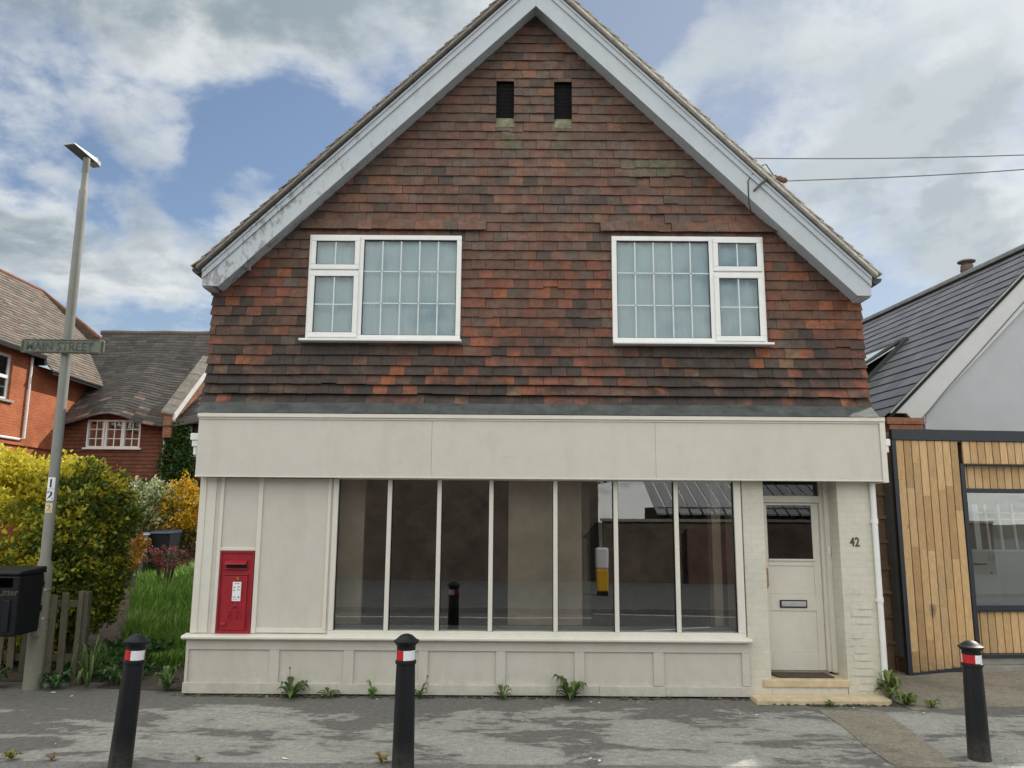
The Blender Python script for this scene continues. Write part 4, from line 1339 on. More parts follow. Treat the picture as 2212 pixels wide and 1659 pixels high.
def weed(loc, n, size, label, upright=0.0, lobes=True, stalk=0, name='weed', cat='weed', group='weeds along the foot of the shop wall', base=(.085, .13, .04), wid=1.0):
    t = thing(name, label, cat, loc, 0, group)
    b = MB(); b.nofix = True
    for k in range(n):
        yaw = 2 * pi * k / n + R.uniform(-.4, .4)
        L = size * R.uniform(.6, 1.1)
        c = jit(base, .9, 1.8)
        leaf_strip(b, (R.uniform(-.01, .01), R.uniform(-.01, .01), 0), yaw, L * (1 - upright * .5), L * R.uniform(.3, .75) * (1 + upright), L * R.uniform(.16, .26) * wid, c, R.uniform(.4, 1.3), lobes)
    b.build('leaves', M['leaf'], t)
    for k in range(stalk):
        h = size * R.uniform(.9, 1.4); a = R.uniform(-.1, .1)
        s_ = MB(tint=(.16, .15, .06)); s_.tube([(a * .2, 0, 0), (a * .5, -.01, h * .5), (a, -.01, h)], .003, 5); st = s_.build('stalk', M['leaf'], t)
        s_ = MB(tint=(.22, .18, .11)); s_.lathe([(.002, 0), (.011, .006), (.010, .018), (.002, .024)], a, -.01, h, 8); s_.build('seed_head', M['leaf'], st)
    return t


weed((-2.23, -.16, 0), 15, .27, 'large dandelion at the wall left of the middle bollard, with a seed stalk', .25, True, 1)
weed((-1.85, -.13, 0), 9, .17, 'flat ragged weed right of the large dandelion with the stalk', .1)
weed((-1.41, -.14, 0), 12, .15, 'bright green feathery weed just left of the middle bollard', .8, True, base=(.12, .22, .05))
weed((-.93, -.14, 0), 10, .16, 'small weed with a thin stalk just right of the middle bollard', .5, True, 1)
weed((-.07, -.15, 0), 10, .15, 'small weed below the middle of the window, left of the biggest', .5)
weed((.62, -.17, 0), 18, .27, 'biggest leafy weed below the window, with upright dock-like leaves', .45)
weed((-3.62, .12, 0), 26, .26, 'bushy green weed at the left corner of the shopfront', .7, True, base=(.10, .17, .05))
weed((-3.77, -2.27, .006), 18, .10, 'low yellowish moss tuft on the kerb left of the bollards', .2, False, base=(.20, .19, .05), group='tufts along the kerb')
weed((-3.45, -2.28, .006), 12, .07, 'reddish low tuft on the kerb left of the leaning bollard', .2, False, base=(.22, .15, .06), group='tufts along the kerb')
weed((-.96, -2.29, .006), 16, .10, 'dry straw-coloured tuft on the kerb left of the middle bollard', .3, False, base=(.30, .22, .09), group='tufts along the kerb')
weed((-2.35, -2.28, .006), 10, .07, 'small green tuft on the kerb right of the leaning bollard', .3, False, base=(.14, .17, .05), group='tufts along the kerb')
for (x_, y_, n_, s_, l_) in ((3.93, -.05, 26, .30, 'tall straggling weed growing at the foot of the white downpipe'), (3.98, -.30, 34, .19, 'spreading leafy weed beside the rounded end of the bottom step'), (4.18, -.40, 20, .12, 'low weed trailing along the edge of the concrete forecourt'), (3.2, -.36, 14, .09, 'mossy tuft in the crack under the bottom step')):
    weed((x_, y_, .004), n_, s_, l_, .8 if n_ == 26 else .3, True, base=(.13, .17, .05))
weed((-4.52, .22, 0), 46, .44, 'long arching grass tuft at the foot of the gate post', 1.0, False, base=(.10, .15, .05), wid=.22, name='grass_tuft', cat='grass tuft', group='plants at the picket fence')
weed((-4.85, .18, 0), 24, .24, 'dark ivy-like plant between the lamp post and the gate post', .3, True, base=(.08, .15, .06), name='ground_plant', cat='plant', group='plants at the picket fence')
weed((-5.55, .22, 0), 34, .26, 'dark leafy plant at the fence foot left of the lamp post', .4, True, base=(.07, .10, .04), name='ground_plant', cat='plant', group='plants at the picket fence')
weed((-4.30, .42, 0), 22, .30, 'green weed clump on the path edge right of the gate post', .4, True, base=(.075, .13, .045), name='ground_plant', cat='plant', group='plants at the picket fence')
# moss, soil and dead leaves in the joint at the foot of the walls
b = MB(); b.nofix = True
for k in range(900):
    x_ = R.uniform(-3.5, 3.9)
    dns = .5 + .9 * mnoise.noise(Vector((x_ * 1.7, 4.2, 0)))
    if R.random() > dns: continue
    y_ = -.055 - abs(R.gauss(0, .035)) if x_ < 2.5 else -.30 - abs(R.gauss(0, .03))
    q = R.random()
    c = jit((.07, .06, .04) if q < .5 else ((.10, .12, .035) if q < .8 else (.20, .14, .07)), .6, 1.4)
    r_ = R.uniform(.006, .022); a = R.uniform(0, pi)
    ps = [(x_ + r_ * 1.5 * cos(a + t_), y_ + r_ * sin(a + t_) * .8, .005 + R.uniform(0, .006)) for t_ in (0, 1.3, 2.5, 3.8, 5.0)]
    b.add(ps + [(x_, y_, .008 + r_ * R.uniform(.2, .9))], [(i, (i + 1) % 5, 5) for i in range(5)], c)
o = b.build('wall_foot_debris', M['leaf']); tag(o, 'soil, moss and dead leaves gathered along the foot of the shopfront', 'debris', kind='stuff')
# fallen petals and crumbs of render
b = MB(); b.nofix = True
spots = [(-5.384, .1), (-4.758, .011), (-4.476, -.152), (.626, -2.138), (.691, -2.194), (-1.721, -2.193), (-3.46, -.12), (-2.5, -.1), (-1.35, -.2), (.82, -.25), (.9, -.28), (1.3, -.25), (1.42, -.22), (2.2, -.7), (2.35, -.72), (4.0, -.6), (4.25, .6), (3.4, -.42)]
spots += [(R.uniform(-5, 4), R.uniform(-2.2, -.1)) for _ in range(40)]
for i, (x_, y_) in enumerate(spots):
    r_ = R.uniform(.007, .014) if i < 18 else R.uniform(.002, .005)
    if i < 6: r_ = R.uniform(.015, .024)
    a = R.uniform(0, pi)
    ps = [(x_ + r_ * (1.4 * cos(q) * cos(a) - .6 * sin(q) * sin(a)), y_ + r_ * (1.4 * cos(q) * sin(a) + .6 * sin(q) * cos(a)), .008 + .003 * sin(3 * q)) for q in [2 * pi * k / 6 for k in range(6)]]
    b.add(ps + [(x_, y_, .012)], [(k, (k + 1) % 6, 6) for k in range(6)])
o = b.build('fallen_petals', M['petal']); tag(o, 'white petals and crumbs scattered over the pavement', 'petals', kind='stuff')

# ================================================================== LEFT: GARDEN, HEDGE, HOUSES


def leaf(b, p, d, up, L, w, tint):
    """one folded leaf"""
    s = d.cross(up)
    if s.length < 1e-4: s = d.cross(Vector((1, 0, .2)))
    s.normalize(); n = s.cross(d).normalized()
    b.add([p, p + d * L * .45 + s * w * .5 + n * w * .18, p + d * L, p + d * L * .45 - s * w * .5 + n * w * .18], [(0, 1, 2), (0, 2, 3)], tint)


def rnd_dir():
    while True:
        v = Vector((R.uniform(-1, 1), R.uniform(-1, 1), R.uniform(-1, 1)))
        if .05 < v.length < 1: return v.normalized()


def shrub(name, label, cat, centre, radii, nclump, nleaf, L, w, colf, group=None, clump_r=.11, square=2.6, trunk=True, front_only=True, zmin=.05, noise_amp=.16, seed=0, stems=5):
    t = thing(name, label, cat, (centre[0], centre[1], 0), 0, group)
    C = Vector((0, 0, centre[2])); b = MB(); b.nofix = True
    k = 0; tries = 0
    while k < nclump and tries < nclump * 8:
        tries += 1
        d = rnd_dir()
        if front_only and d.y > .55 and R.random() < .8: continue
        e = (abs(d.x) ** square + abs(d.y) ** square + abs(d.z) ** square) ** (-1 / square)
        nz = mnoise.noise(Vector((d.x * 2.3 + seed, d.y * 2.3, d.z * 2.3))) + .5 * mnoise.noise(Vector((d.x * 5 + seed, d.y * 5, d.z * 5)))
        r = e * (1 + noise_amp * nz) * R.choice((R.uniform(.72, 1.0), R.uniform(.76, 1.0), R.uniform(.80, 1.04), R.uniform(.35, .72)))
        p = C + Vector((d.x * radii[0], d.y * radii[1], d.z * radii[2])) * r
        if p.z < zmin: continue
        k += 1
        out = Vector((d.x / radii[0], d.y / radii[1], d.z / radii[2])).normalized()
        out = (out + Vector((0, 0, .45))).normalized()
        sh = R.uniform(0, 1)
        sp = R.uniform(.6, 1.25) * clump_r
        for q in range(nleaf):
            dd = (out * R.uniform(.2, 1.2) + rnd_dir() * .85).normalized()
            pp = p + rnd_dir() * sp * R.uniform(.1, 1.0) + out * sp * R.uniform(-.4, .5)
            leaf(b, pp, dd, rnd_dir(), L * R.uniform(.65, 1.2), w * R.uniform(.75, 1.15), colf(pp + Vector(t.location), sh, R.random(), (pp - p).dot(out) / sp))
    b.build('foliage', M['leaf'], t)
    if trunk:
        s_ = MB()
        for q in range(stems):
            a = 2 * pi * q / stems + .4
            ex, ey = cos(a) * radii[0] * .55, sin(a) * radii[1] * .5
            s_.tube([(ex * .15, ey * .15, -.03), (ex * .35, ey * .35, centre[2] * .5), (ex * .8, ey * .8, centre[2] * .95), (ex, ey, centre[2] + radii[2] * .5)], [.035, .028, .018, .007], 7)
        s_.build('stems', M['bark'], t, smooth=True)
    return t


def gold(p, sh, r, o):
    # new shoots at the top and outside are yellow, the old leaves within are green
    r = .40 * r + .60 * sh
    y = (p.z - 1.0) / 1.3 + .30 * o + (-.55 - (p.x + 5.6)) * .22
    if p.x > -5.25: y -= .25
    if r < .30 + .66 * max(0, y):
        k = R.uniform(.8, 1.2); return (.62 * k, .55 * k, .055 * k)
    if r < .60: k = R.uniform(.7, 1.2); return (.42 * k, .43 * k, .05 * k)
    k = R.uniform(.6, 1.2); return (.17 * k, .24 * k, .04 * k)


def gold2(p, sh, r, o):
    r = .40 * r + .60 * sh
    y = (p.z - 1.3) / 1.8 + .25 * o
    if r < .16 + .42 * max(0, y): k = R.uniform(.8, 1.2); return (.54 * k, .49 * k, .05 * k)
    if r < .5: k = R.uniform(.7, 1.2); return (.34 * k, .38 * k, .05 * k)
    k = R.uniform(.6, 1.2); return (.13 * k, .20 * k, .038 * k)


shrub('hedge', 'big golden-yellow and green hedge behind the picket fence and litter bin', 'hedge', (-6.60, 1.75, 1.30), (1.30, .85, 1.24), 1700, 30, .075, .046, gold, 'garden shrubs', .12, 3.2, seed=2, noise_amp=.12)
shrub('shrub', 'rounded darker green and gold shrub right of the lamp post, overhanging the lawn', 'shrub', (-5.56, 1.85, 1.42), (.44, .85, 1.03), 950, 30, .072, .044, gold2, 'garden shrubs', .12, 2.5, seed=9, noise_amp=.12)


def varieg(p, sh, r, o):
    k = R.uniform(.8, 1.15)
    return (.52 * k, .56 * k, .34 * k) if r < .62 + .2 * o else (.13 * k, .20 * k, .07 * k)


def forsy(p, sh, r, o):
    k = R.uniform(.8, 1.2)
    if p.z < 1.55: return (.09 * k, .11 * k, .03 * k) if r < .72 else (.42 * k, .30 * k, .03 * k)
    return (.66 * k, .42 * k, .025 * k) if r < .75 else (.25 * k, .20 * k, .03 * k)


shrub('shrub', 'pale cream-variegated shrub between the dark hedge and the yellow bush', 'shrub', (-7.35, 7.3, 2.02), (.72, .5, .42), 230, 18, .085, .05, varieg, 'garden shrubs', .14, 2.2, zmin=1.6, seed=4, noise_amp=.3)
shrub('shrub', 'bright yellow flowering bush against the left edge of the shop', 'shrub', (-6.58, 7.35, 1.82), (.50, .42, .60), 260, 20, .075, .038, forsy, 'garden shrubs', .13, 2.0, zmin=.9, seed=5, noise_amp=.5)


def pink(p, sh, r, o):
    k = R.uniform(.8, 1.2)
    return (.50 * k, .085 * k, .16 * k) if r < .55 and o > -.2 else (.12 * k, .13 * k, .05 * k)


shrub('flower_clump', 'low pink flowering clump in front of the garden bins', 'flowers', (-6.15, 5.75, 1.10), (.40, .22, .17), 60, 18, .05, .03, pink, 'garden flowers', .08, 2.0, trunk=True, zmin=.55, seed=6, noise_amp=.3)
# arching stems of orange flowers
fl_ = thing('flowering_stems', 'arching stems strung with small orange-yellow flowers beside the dark hedge', 'flowers', (-6.62, 5.4, .25), 0, 'garden flowers')
b = MB(); b.nofix = True; s_ = MB()
for k in range(16):
    a = R.uniform(-.3, 2.2); L = R.uniform(.45, .85); ex = cos(a) * L * .8
    path = [Vector((R.uniform(-.1, .1), R.uniform(-.1, .1), .3)), Vector((ex * .35, 0, .8 + .3 * L)), Vector((ex * .8, -.1, 1.05 + .35 * L * R.uniform(.4, 1)))]
    s_.tube(path, .006, 5)
    for q in range(24):
        t_ = R.uniform(.25, 1); p0 = path[0].lerp(path[1], t_); p1 = path[1].lerp(path[2], t_); p = p0.lerp(p1, t_)
        c = R.choice([(.62, .34, .03), (.66, .44, .10), (.55, .25, .02)])
        for w_ in range(3): leaf(b, p + rnd_dir() * .02, rnd_dir(), rnd_dir(), .045, .03, c)
b.build('flowers', M['leaf'], fl_); s_.build('stems', M['bark'], fl_)

# wheelie bins in the garden
wb = thing('wheelie_bin', 'dark wheelie bin with a grey lid half hidden among garden shrubs', 'bin', (-6.95, 6.45, .52)); wb.scale = (.62, .7, .66)
b = MB(); b.prism([(-.27, -.3, .05), (.27, -.3, .05), (.27, .3, .05), (-.27, .3, .05)], [(-.31, -.36, 1.42), (.31, -.36, 1.42), (.31, .36, 1.42), (-.31, .36, 1.42)]); b.build('body', simple('grey_bin', (.10, .10, .105), .5, .2), wb, .02)
b = MB(); b.ext_x([(-.40, 1.421), (.40, 1.421), (.40, 1.50), (-.38, 1.46)], -.335, .335); b.build('lid', simple('grey_lid', (.22, .24, .26), .4, .2), wb, .015)
wb2 = thing('wheelie_bin', 'black wheelie bin right of the grey-lidded one, behind pink flowers', 'bin', (-6.58, 6.65, .52)); wb2.scale = (.62, .7, .68)
b = MB(); b.prism([(-.27, -.3, .05), (.27, -.3, .05), (.27, .3, .05), (-.27, .3, .05)], [(-.31, -.36, 1.42), (.31, -.36, 1.42), (.31, .36, 1.42), (-.31, .36, 1.42)]); b.build('body', M['blackmatt'], wb2, .02)
b = MB(); b.ext_x([(-.40, 1.421), (.40, 1.421), (.40, 1.53), (-.38, 1.47)], -.335, .335); b.build('lid', simple('blueblack_lid', (.03, .05, .085), .35, .2), wb2, .015)

# lawn of long grass
b = MB(); b.nofix = True


def gzone(y): return -4.9 - .30 * max(0, y - 1.4), -3.62 - .32 * max(0, y - 3.0)


for k in range(24000):
    y = 1.35 + (R.random() ** 1.25) * 5.6
    x0, x1 = gzone(y)
    x1 = -3.50
    x0 = -4.5 - .42 * (y - 1.35) if y < 2.6 else -5.3 - .42 * (y - 2.6)
    x = R.uniform(x0, x1)
    if y < 2.5 and x > -4.15 + R.uniform(-.1, .1) + (y - 1.35) * .5 and x > -4.3: continue
    h = R.uniform(.14, .34) * (1 + .5 * mnoise.noise(Vector((x * 1.2, y * 1.2, 0)))) + max(0, (y - 4.2)) * .06
    if y < 2.2: h *= .55
    a = R.uniform(0, 2 * pi); bend = h * R.uniform(.15, .7); w = .007 * R.uniform(.7, 1.4)
    dx, dy = cos(a), sin(a); sx, sy = -dy * w, dx * w
    k_ = R.uniform(.65, 1.25); c = R.choice([(.17, .34, .05), (.20, .40, .06), (.27, .42, .08), (.12, .26, .04)]); c = tuple(v * k_ for v in c)
    zz = zg(y); m1 = Vector((x + dx * bend * .3, y + dy * bend * .3, zz + h * .6)); m2 = Vector((x + dx * bend, y + dy * bend, zz + h))
    b.add([(x - sx, y - sy, zz), (x + sx, y + sy, zz), m1 + Vector((sx * .8, sy * .8, 0)), m1 - Vector((sx * .8, sy * .8, 0)), m2], [(0, 1, 2, 3), (3, 2, 4)], c)
o = b.build('grass', M['grass']); tag(o, 'long unmown green grass beside the shop wall', 'grass', kind='stuff')
# ground cover under the hedge edge
b = MB(); b.nofix = True
for k in range(2600):
    y = R.uniform(.55, 2.1); x = R.uniform(-5.2, -4.05 - .1 * y)
    if x > -4.35 and R.random() < .5: continue
    p = Vector((x, y, R.uniform(.02, .22) * (1 if x < -4.4 else .5)))
    k_ = R.uniform(.6, 1.3)
    leaf(b, p, (rnd_dir() + Vector((0, -.4, .3))).normalized(), rnd_dir(), .075 * R.uniform(.6, 1.2), .055, (.06 * k_, .13 * k_, .035 * k_))
o = b.build('ground_cover', M['leaf']); tag(o, 'dark ivy creeping over the ground beside the picket gate post', 'ivy', kind='stuff')

# ---- brick house on the far left
bh = thing('brick_house', 'sunlit orange brick house with a weathered tiled roof at the far left', 'house', (-13.5, 11, 0))
OX, OY = -13.5, 11.0


def L_(p): return (p[0] - OX, p[1] - OY, p[2])


b = MB()
# end wall facing right, with an opening for the window
wy0, wy1, wz0, wz1 = 9.55, 12.30, 4.84, 6.07
for (y0, y1, z0, z1) in ((2, wy0, 0, 6.32), (wy1, 13.3, 0, 6.32), (wy0, wy1, 0, wz0), (wy0, wy1, wz1, 6.32), (13.3, 18.4, 0, 6.0)):
    b.box(-.3, 0, y0 - OY, y1 - OY, z0, z1)
b.box(-6, 0, 1.7 - OY, 2 - OY, 0, 6.3)
b.build('wall', M['brick_y'], bh)
b = MB()
b.box(.001, .05, 2 - OY, 17.5 - OY, 3.68, 3.76); b.box(.001, .035, 2 - OY, 17.5 - OY, 3.38, 3.46)
b.build('string_course', M['brick_y'], bh)
wn = MB()
f = .07; fy0, fy1 = wy0 - OY, wy1 - OY
xf0, xf1 = -.14, -.07
wn.box(xf0, xf1, fy0, fy1, wz0, wz0 + f); wn.box(xf0, xf1, fy0, fy1, wz1 - f, wz1)
for yy in (fy0, (fy0 + fy1) / 2 - f / 2, fy1 - f): wn.box(xf0, xf1, yy, yy + f, wz0 + f, wz1 - f)
wn.box(xf0 - .002, xf1 + .01, fy0 + f, fy1 - f, (wz0 + wz1) / 2 - .04, (wz0 + wz1) / 2 + .05)
w_ = wn.build('window', M['white'], bh, .006)
b = MB(); b.box(xf0 + .01, xf0 + .03, fy0 + f, fy1 - f, wz0 + .33, wz0 + .36)
for yy in (fy0 + .65, fy1 - .65): b.box(xf0 + .031, xf0 + .05, yy, yy + .025, wz0 + f, wz1 - f)
b.build('glazing_bar', M['white'], w_)
b = MB(); b.box(-.115, -.11, fy0 + f, fy1 - f, wz0 + f, wz1 - f); b.build('pane', M['glass_up'], w_)
b = MB(); b.box(-.28, -.27, fy0, fy1, wz0, wz1); b.build('curtain', simple('grey_curtain', (.10, .105, .105), .9, .3, 3), w_)
b = MB(); b.box(-.07, .07, fy0 - .05, fy1 + .12, wz0 - .06, wz0); b.build('sill', M['concrete'], w_)
# roof
b = MB(); b.nofix = True
prof_hi = [(-2.6, 9.35), (.28, 6.28)]
rows = 30


def roofcol(): return jit(R.choice([(.17, .145, .12), (.185, .155, .128), (.155, .135, .115), (.19, .145, .12)]), .75, 1.25)


def rp(t_, y):
    # sweeps outwards below the step in the eaves
    if y < 13.3: return (-2.6 + 2.88 * t_, 9.35 - 3.07 * t_)
    return (-2.6 + 3.06 * t_, 9.35 - 3.47 * t_ + .10 * sin(pi * t_) * -1)


def yend(t_): return 17.4 + (1.0 * min(t_ / .38, 1)) - max(0, t_ - .38) * 2.3


for r_ in range(rows):
    ta, tb = r_ / rows, (r_ + 1) / rows + .012
    y = 1.6
    while y < yend(ta):
        w = .34
        y2 = min(y + w, yend(ta), yend(tb) if y + w > yend(tb) else 99)
        if y < 13.3 < y2: y2 = 13.3
        if y2 <= y + .01: break
        p0 = rp(ta, y + .01); p1 = rp(tb, y + .01)
        b.prism([(p0[0], y - OY, p0[1]), (p1[0] + .02, y - OY, p1[1] + .02), (p1[0] + .02, y2 - OY, p1[1] + .02), (p0[0], y2 - OY, p0[1])],
                [(p0[0], y - OY, p0[1] - .03), (p1[0], y - OY, p1[1] - .02), (p1[0], y2 - OY, p1[1] - .02), (p0[0], y2 - OY, p0[1] - .03)], roofcol())
        y = y2
# hip end and far slope
b.add([(-2.6, 6.4, 9.34), (-1.0, 7.5, 7.9), (-5.2, 7.4, 6.2)], [(0, 1, 2)], (.16, .13, .1))
b.add([(-2.6, 1.6 - OY, 9.34), (-2.6, 6.4, 9.34), (-5.6, 7.4, 6.2), (-5.6, 1.6 - OY, 6.2)], [(0, 1, 2, 3)], (.16, .13, .1))
b.build('roof', M['rooftile'], bh)
b = MB(); b.tube([(-2.6, 1.6 - OY, 9.36), (-2.6, 6.4, 9.36), (-1.5, 7.35, 8.35), (-.9, 7.45, 7.85)], .07, 8, tint=(.26, .13, .09)); b.build('ridge_tile', M['rooftile'], bh)
b = MB()
b.box(.20, .33, 1.6 - OY, 13.22 - OY, 6.14, 6.24); b.box(.36, .47, 13.36 - OY, 17.0 - OY, 5.74, 5.84)
b.box(.0, .30, 13.20 - OY, 13.30 - OY, 5.98, 6.2)
b.build('gutter', M['blackmatt'], bh)
b = MB(); b.box(.0, .20, 1.6 - OY, 13.3 - OY, 6.20, 6.24); b.build('soffit', M['dark'], bh)
b = MB(); b.tube([(.06, 13.02 - OY, 6.16), (.06, 13.02 - OY, 3.88), (.06, 12.8 - OY, 3.84), (.06, 3 - OY, 3.84)], .038, 8); b.build('downpipe', M['white'], bh, smooth=True)

# ---- tile-hung cottage at the back
ct = thing('cottage', 'tile-hung cottage with a sweeping dark roof curving over its small window', 'cottage', (-10, 15, 0))
b = MB()
wx0, wx1, wz0, wz1 = -12.80 + 10, -11.17 + 10, 3.81, 4.655
top = 4.86
for (x0, x1, z0, z1) in ((-3.5, wx0, 0, top), (wx1, 8, 0, top), (wx0, wx1, 0, wz0), (wx0, wx1, wz1, top)):
    b.box(x0, x1, 0, .25, z0, z1)
b.build('wall', M['cottage_tile'], ct)


def triple(x0, x1, z0, z1, n=3):
    wn = MB(); f = .05
    wn.box(x0, x1, .02, .10, z0, z0 + f); wn.box(x0, x1, .02, .10, z1 - f, z1)
    wd = (x1 - x0) / n
    for k in range(n):
        for xx in (x0 + k * wd + .006, x0 + (k + 1) * wd - f - .006): wn.box(xx, xx + f, .0 if k != 1 or n < 3 else .02, .095, z0 + f, z1 - f)
    w_ = wn.build('window', M['white'], ct, .004)
    b = MB()
    for k in range(n):
        xm = x0 + (k + .5) * wd
        b.box(xm - .014, xm + .014, .05, .07, z0 + f, z1 - f)
        for j in (1, 2):
            zz = z0 + (z1 - z0) * j / 3; b.box(x0 + k * wd + f, x0 + (k + 1) * wd - f, .071, .085, zz - .012, zz + .012)
    b.build('glazing_bar', M['white'], w_)
    b = MB(); b.box(x0 + f, x1 - f, .087, .09, z0 + f, z1 - f); b.build('pane', M['glass'], w_)
    b = MB(); b.box(x0, x1, .35, .36, z0 - .1, z1 + .1); b.build('curtain', simple('dim_curtain', (.055, .045, .04), .9, .5, 2), w_)
    b = MB(); b.box(x0 - .06, x1 + .06, -.07, .09, z0 - .05, z0); b.build('sill', M['white'], w_)


triple(wx0, wx1, wz0, wz1)
wn = MB()
x0, x1, z0, z1 = .32, 1.5, 3.55, 4.62
b = MB(); b.box(x0, x1, -.03, -.005, z0, z1); w2_ = b.build('window', M['white'], ct, .004)
b = MB(); b.box(x0 + .07, x1 - .07, -.034, -.031, z0 + .07, (z0 + z1) / 2 - .03); b.box(x0 + .07, x1 - .07, -.034, -.031, (z0 + z1) / 2 + .03, z1 - .07); b.build('pane', simple('dull_glass', (.03, .035, .04), .12, .2), w2_)
b = MB(); b.box(-1.62, -.62, -.03, -.005, 1.9, 2.78); w3_ = b.build('window', M['white'], ct, .004)
b = MB(); b.box(-1.55, -.69, -.034, -.031, 1.98, 2.70); b.build('pane', simple('dull_glass_low', (.04, .045, .045), .15, .2), w3_)
b = MB(); b.box(.9, 1.9, -.03, -.005, 1.7, 2.62); w4_ = b.build('window', M['white'], ct, .004)
b = MB(); b.box(.97, 1.83, -.034, -.031, 1.78, 2.55); b.build('pane', simple('dull_glass_right', (.04, .045, .045), .15, .2), w4_)
# roof: curved eaves, rows of tiles
b = MB(); b.nofix = True


def eave(x):
    z = 4.44
    for c, a, s in ((-2.05, .40, .95), (1.5, .35, 1.0), (5.0, .35, 1.0)): z += a * exp(-((x - c) / s) ** 2)
    return z


NR = 34
for r_ in range(NR):
    ta, tb = r_ / NR, (r_ + 1) / NR + .01
    x = -4.3
    while x < 8:
        x2 = x + .33 + .001

        def pt(t_, xx):
            e_ = eave(xx); k_ = 1 - t_
            z = 8.1 * k_ + e_ * t_ - .30 * sin(pi * t_) * k_
            return (xx, 3.3 * k_ - .32 * t_, z)
        a, c, d, e = pt(ta, x), pt(tb, x), pt(tb, x2), pt(ta, x2)
        up = Vector((0, -.012, .018))
        c = Vector(c) + up; d = Vector(d) + up
        kc = R.uniform(.7, 1.3)
        col = (.085 * kc, .078 * kc, .072 * kc) if R.random() > .06 or ta < .6 else (.21 * kc, .15 * kc, .125 * kc)
        b.add([a, c, d, e, c - Vector((0, 0, .03)), d - Vector((0, 0, .03))], [(0, 1, 2, 3), (1, 4, 5, 2)], col)
        x = x2
b.add([(-4.3, 3.3, 8.1), (8, 3.3, 8.1), (8, 6.6, 4.6), (-4.3, 6.6, 4.6)], [(0, 1, 2, 3)], (.08, .075, .07))
b.build('roof', M['rooftile'], ct)
b = MB(); b.tube([(-4.4 + .2 * k, 3.3, 8.11 + .01 * sin(k * .7)) for k in range(62)], .09, 8, tint=(.15, .13, .11)); b.build('ridge_tile', M['rooftile'], ct)
b = MB()
p0 = Vector((-.236, -.40, 4.85)); p1 = Vector((.235, 1.20, 6.84))
for s0 in range(9):
    q0 = p0.lerp(p1, s0 / 9); q1 = p0.lerp(p1, (s0 + 1) / 9 + .012)
    b.prism([q0 + Vector((-.19, 0, .04)), q0 + Vector((.19, 0, -.04)), q1 + Vector((.19, 0, -.04)), q1 + Vector((-.19, 0, .04))],
            [q0 + Vector((-.19, 0, -.02)), q0 + Vector((.19, 0, -.10)), q1 + Vector((.19, 0, -.12)), q1 + Vector((-.19, 0, -.04))], jit((.27, .245, .21), .85, 1.2))
cop = b.build('coping', M['rooftile'], ct)
b = MB()
b.prism([p0 + Vector((.17, 0, -.05)), p1 + Vector((.17, 0, -.05)), p1 + Vector((.17, 0, -.24)), p0 + Vector((.17, 0, -.24))], [p0 + Vector((.23, 0, -.05)), p1 + Vector((.23, 0, -.05)), p1 + Vector((.23, 0, -.24)), p0 + Vector((.23, 0, -.24))])
b.build('mortar_edge', M['ledge'], cop)
b = MB()
b.prism([p0 + Vector((-.12, .05, -.05)), p0 + Vector((.12, .05, -.10)), p0 + Vector((.12, .05, -.75)), p0 + Vector((-.12, .05, -.75))], [p1 + Vector((-.12, .05, -.05)), p1 + Vector((.12, .05, -.12)), p1 + Vector((.12, .05, -1.5)), p1 + Vector((-.12, .05, -1.5))])
b.build('parapet', M['brick_x'], ct)
b = MB(); b.prism([(-3.5, .35, 5.05), (-3.5, .55, 5.05), (-3.42, .55, 4.95), (-3.42, .35, 4.95)], [(-3.5, 1.9, 6.1), (-3.5, 2.1, 6.1), (-3.42, 2.1, 6.0), (-3.42, 1.9, 6.0)]); b.build('flashing', M['lead'], ct)
b = MB(); b.tube([(-.40, -.05, 4.2), (-.44, -.05, 2.75)], .04, 8); b.build('downpipe', M['white'], ct, smooth=True)
# flat porch roof seen as the dark band low on the right
b = MB(); b.box(.2, 5, -1.3, -.01, 2.68, 2.80); b.build('porch_roof', M['dark'], ct)


def ivyc(p, sh, r, o):
    k = R.uniform(.6, 1.3); return (.045 * k, .085 * k, .022 * k) if r < .85 else (.10 * k, .14 * k, .05 * k)


iv = thing('climbing_ivy', 'green ivy climbing the cottage wall beside its white downpipe', 'ivy', (-10.0, 14.85, 0))
b = MB(); b.nofix = True
for k in range(3600):
    x = R.gauss(.0, .42) + .1; z = R.uniform(2.3, 4.6)
    wdt = .30 + .35 * max(0, 1 - abs(z - 3.3) / 1.2)
    if abs(x - .08) > wdt: continue
    k_ = R.uniform(.6, 1.3)
    leaf(b, Vector((x, R.uniform(-.16, .08), z)), (rnd_dir() + Vector((0, -.3, -.4))).normalized(), rnd_dir(), .11 * R.uniform(.6, 1.1), .085, (.07 * k_, .14 * k_, .035 * k_))
b.build('foliage', M['leaf'], iv)
b = MB(); b.tube([(.1, .05, -.05), (.05, .08, 1.5), (.15, .08, 3.0), (.0, .09, 4.2)], [.04, .03, .02, .008], 6); b.build('stem', M['bark'], iv)
bk = None
for (cx_, cy_, cz_, rx_, rz_, sd, lab) in ((-10.6, 13.2, 1.5, 1.4, 1.3, 21, 'dark green bush below the cottage window'), (-8.2, 12.6, 1.2, 1.3, 1.2, 22, 'dark green bush behind the yellow flowering bush')):
    shrub('shrub', lab, 'shrub', (cx_, cy_, cz_), (rx_, .7, rz_), 170, 18, .13, .08, ivyc, 'garden shrubs', .22, 2.3, seed=sd, noise_amp=.3)

# ================================================================== RIGHT: TIMBER-CLAD SHOP
YAW = radians(5)
ts = thing('timber_shop', 'neighbouring shop with honey timber cladding, grey gable and slate roof', 'shop', (4.78, 1.2, 0), YAW)


def wood(): return jit(R.choice([(.60, .40, .20), (.57, .37, .18), (.63, .43, .225), (.54, .345, .165), (.61, .41, .205)]), .76, 1.14)


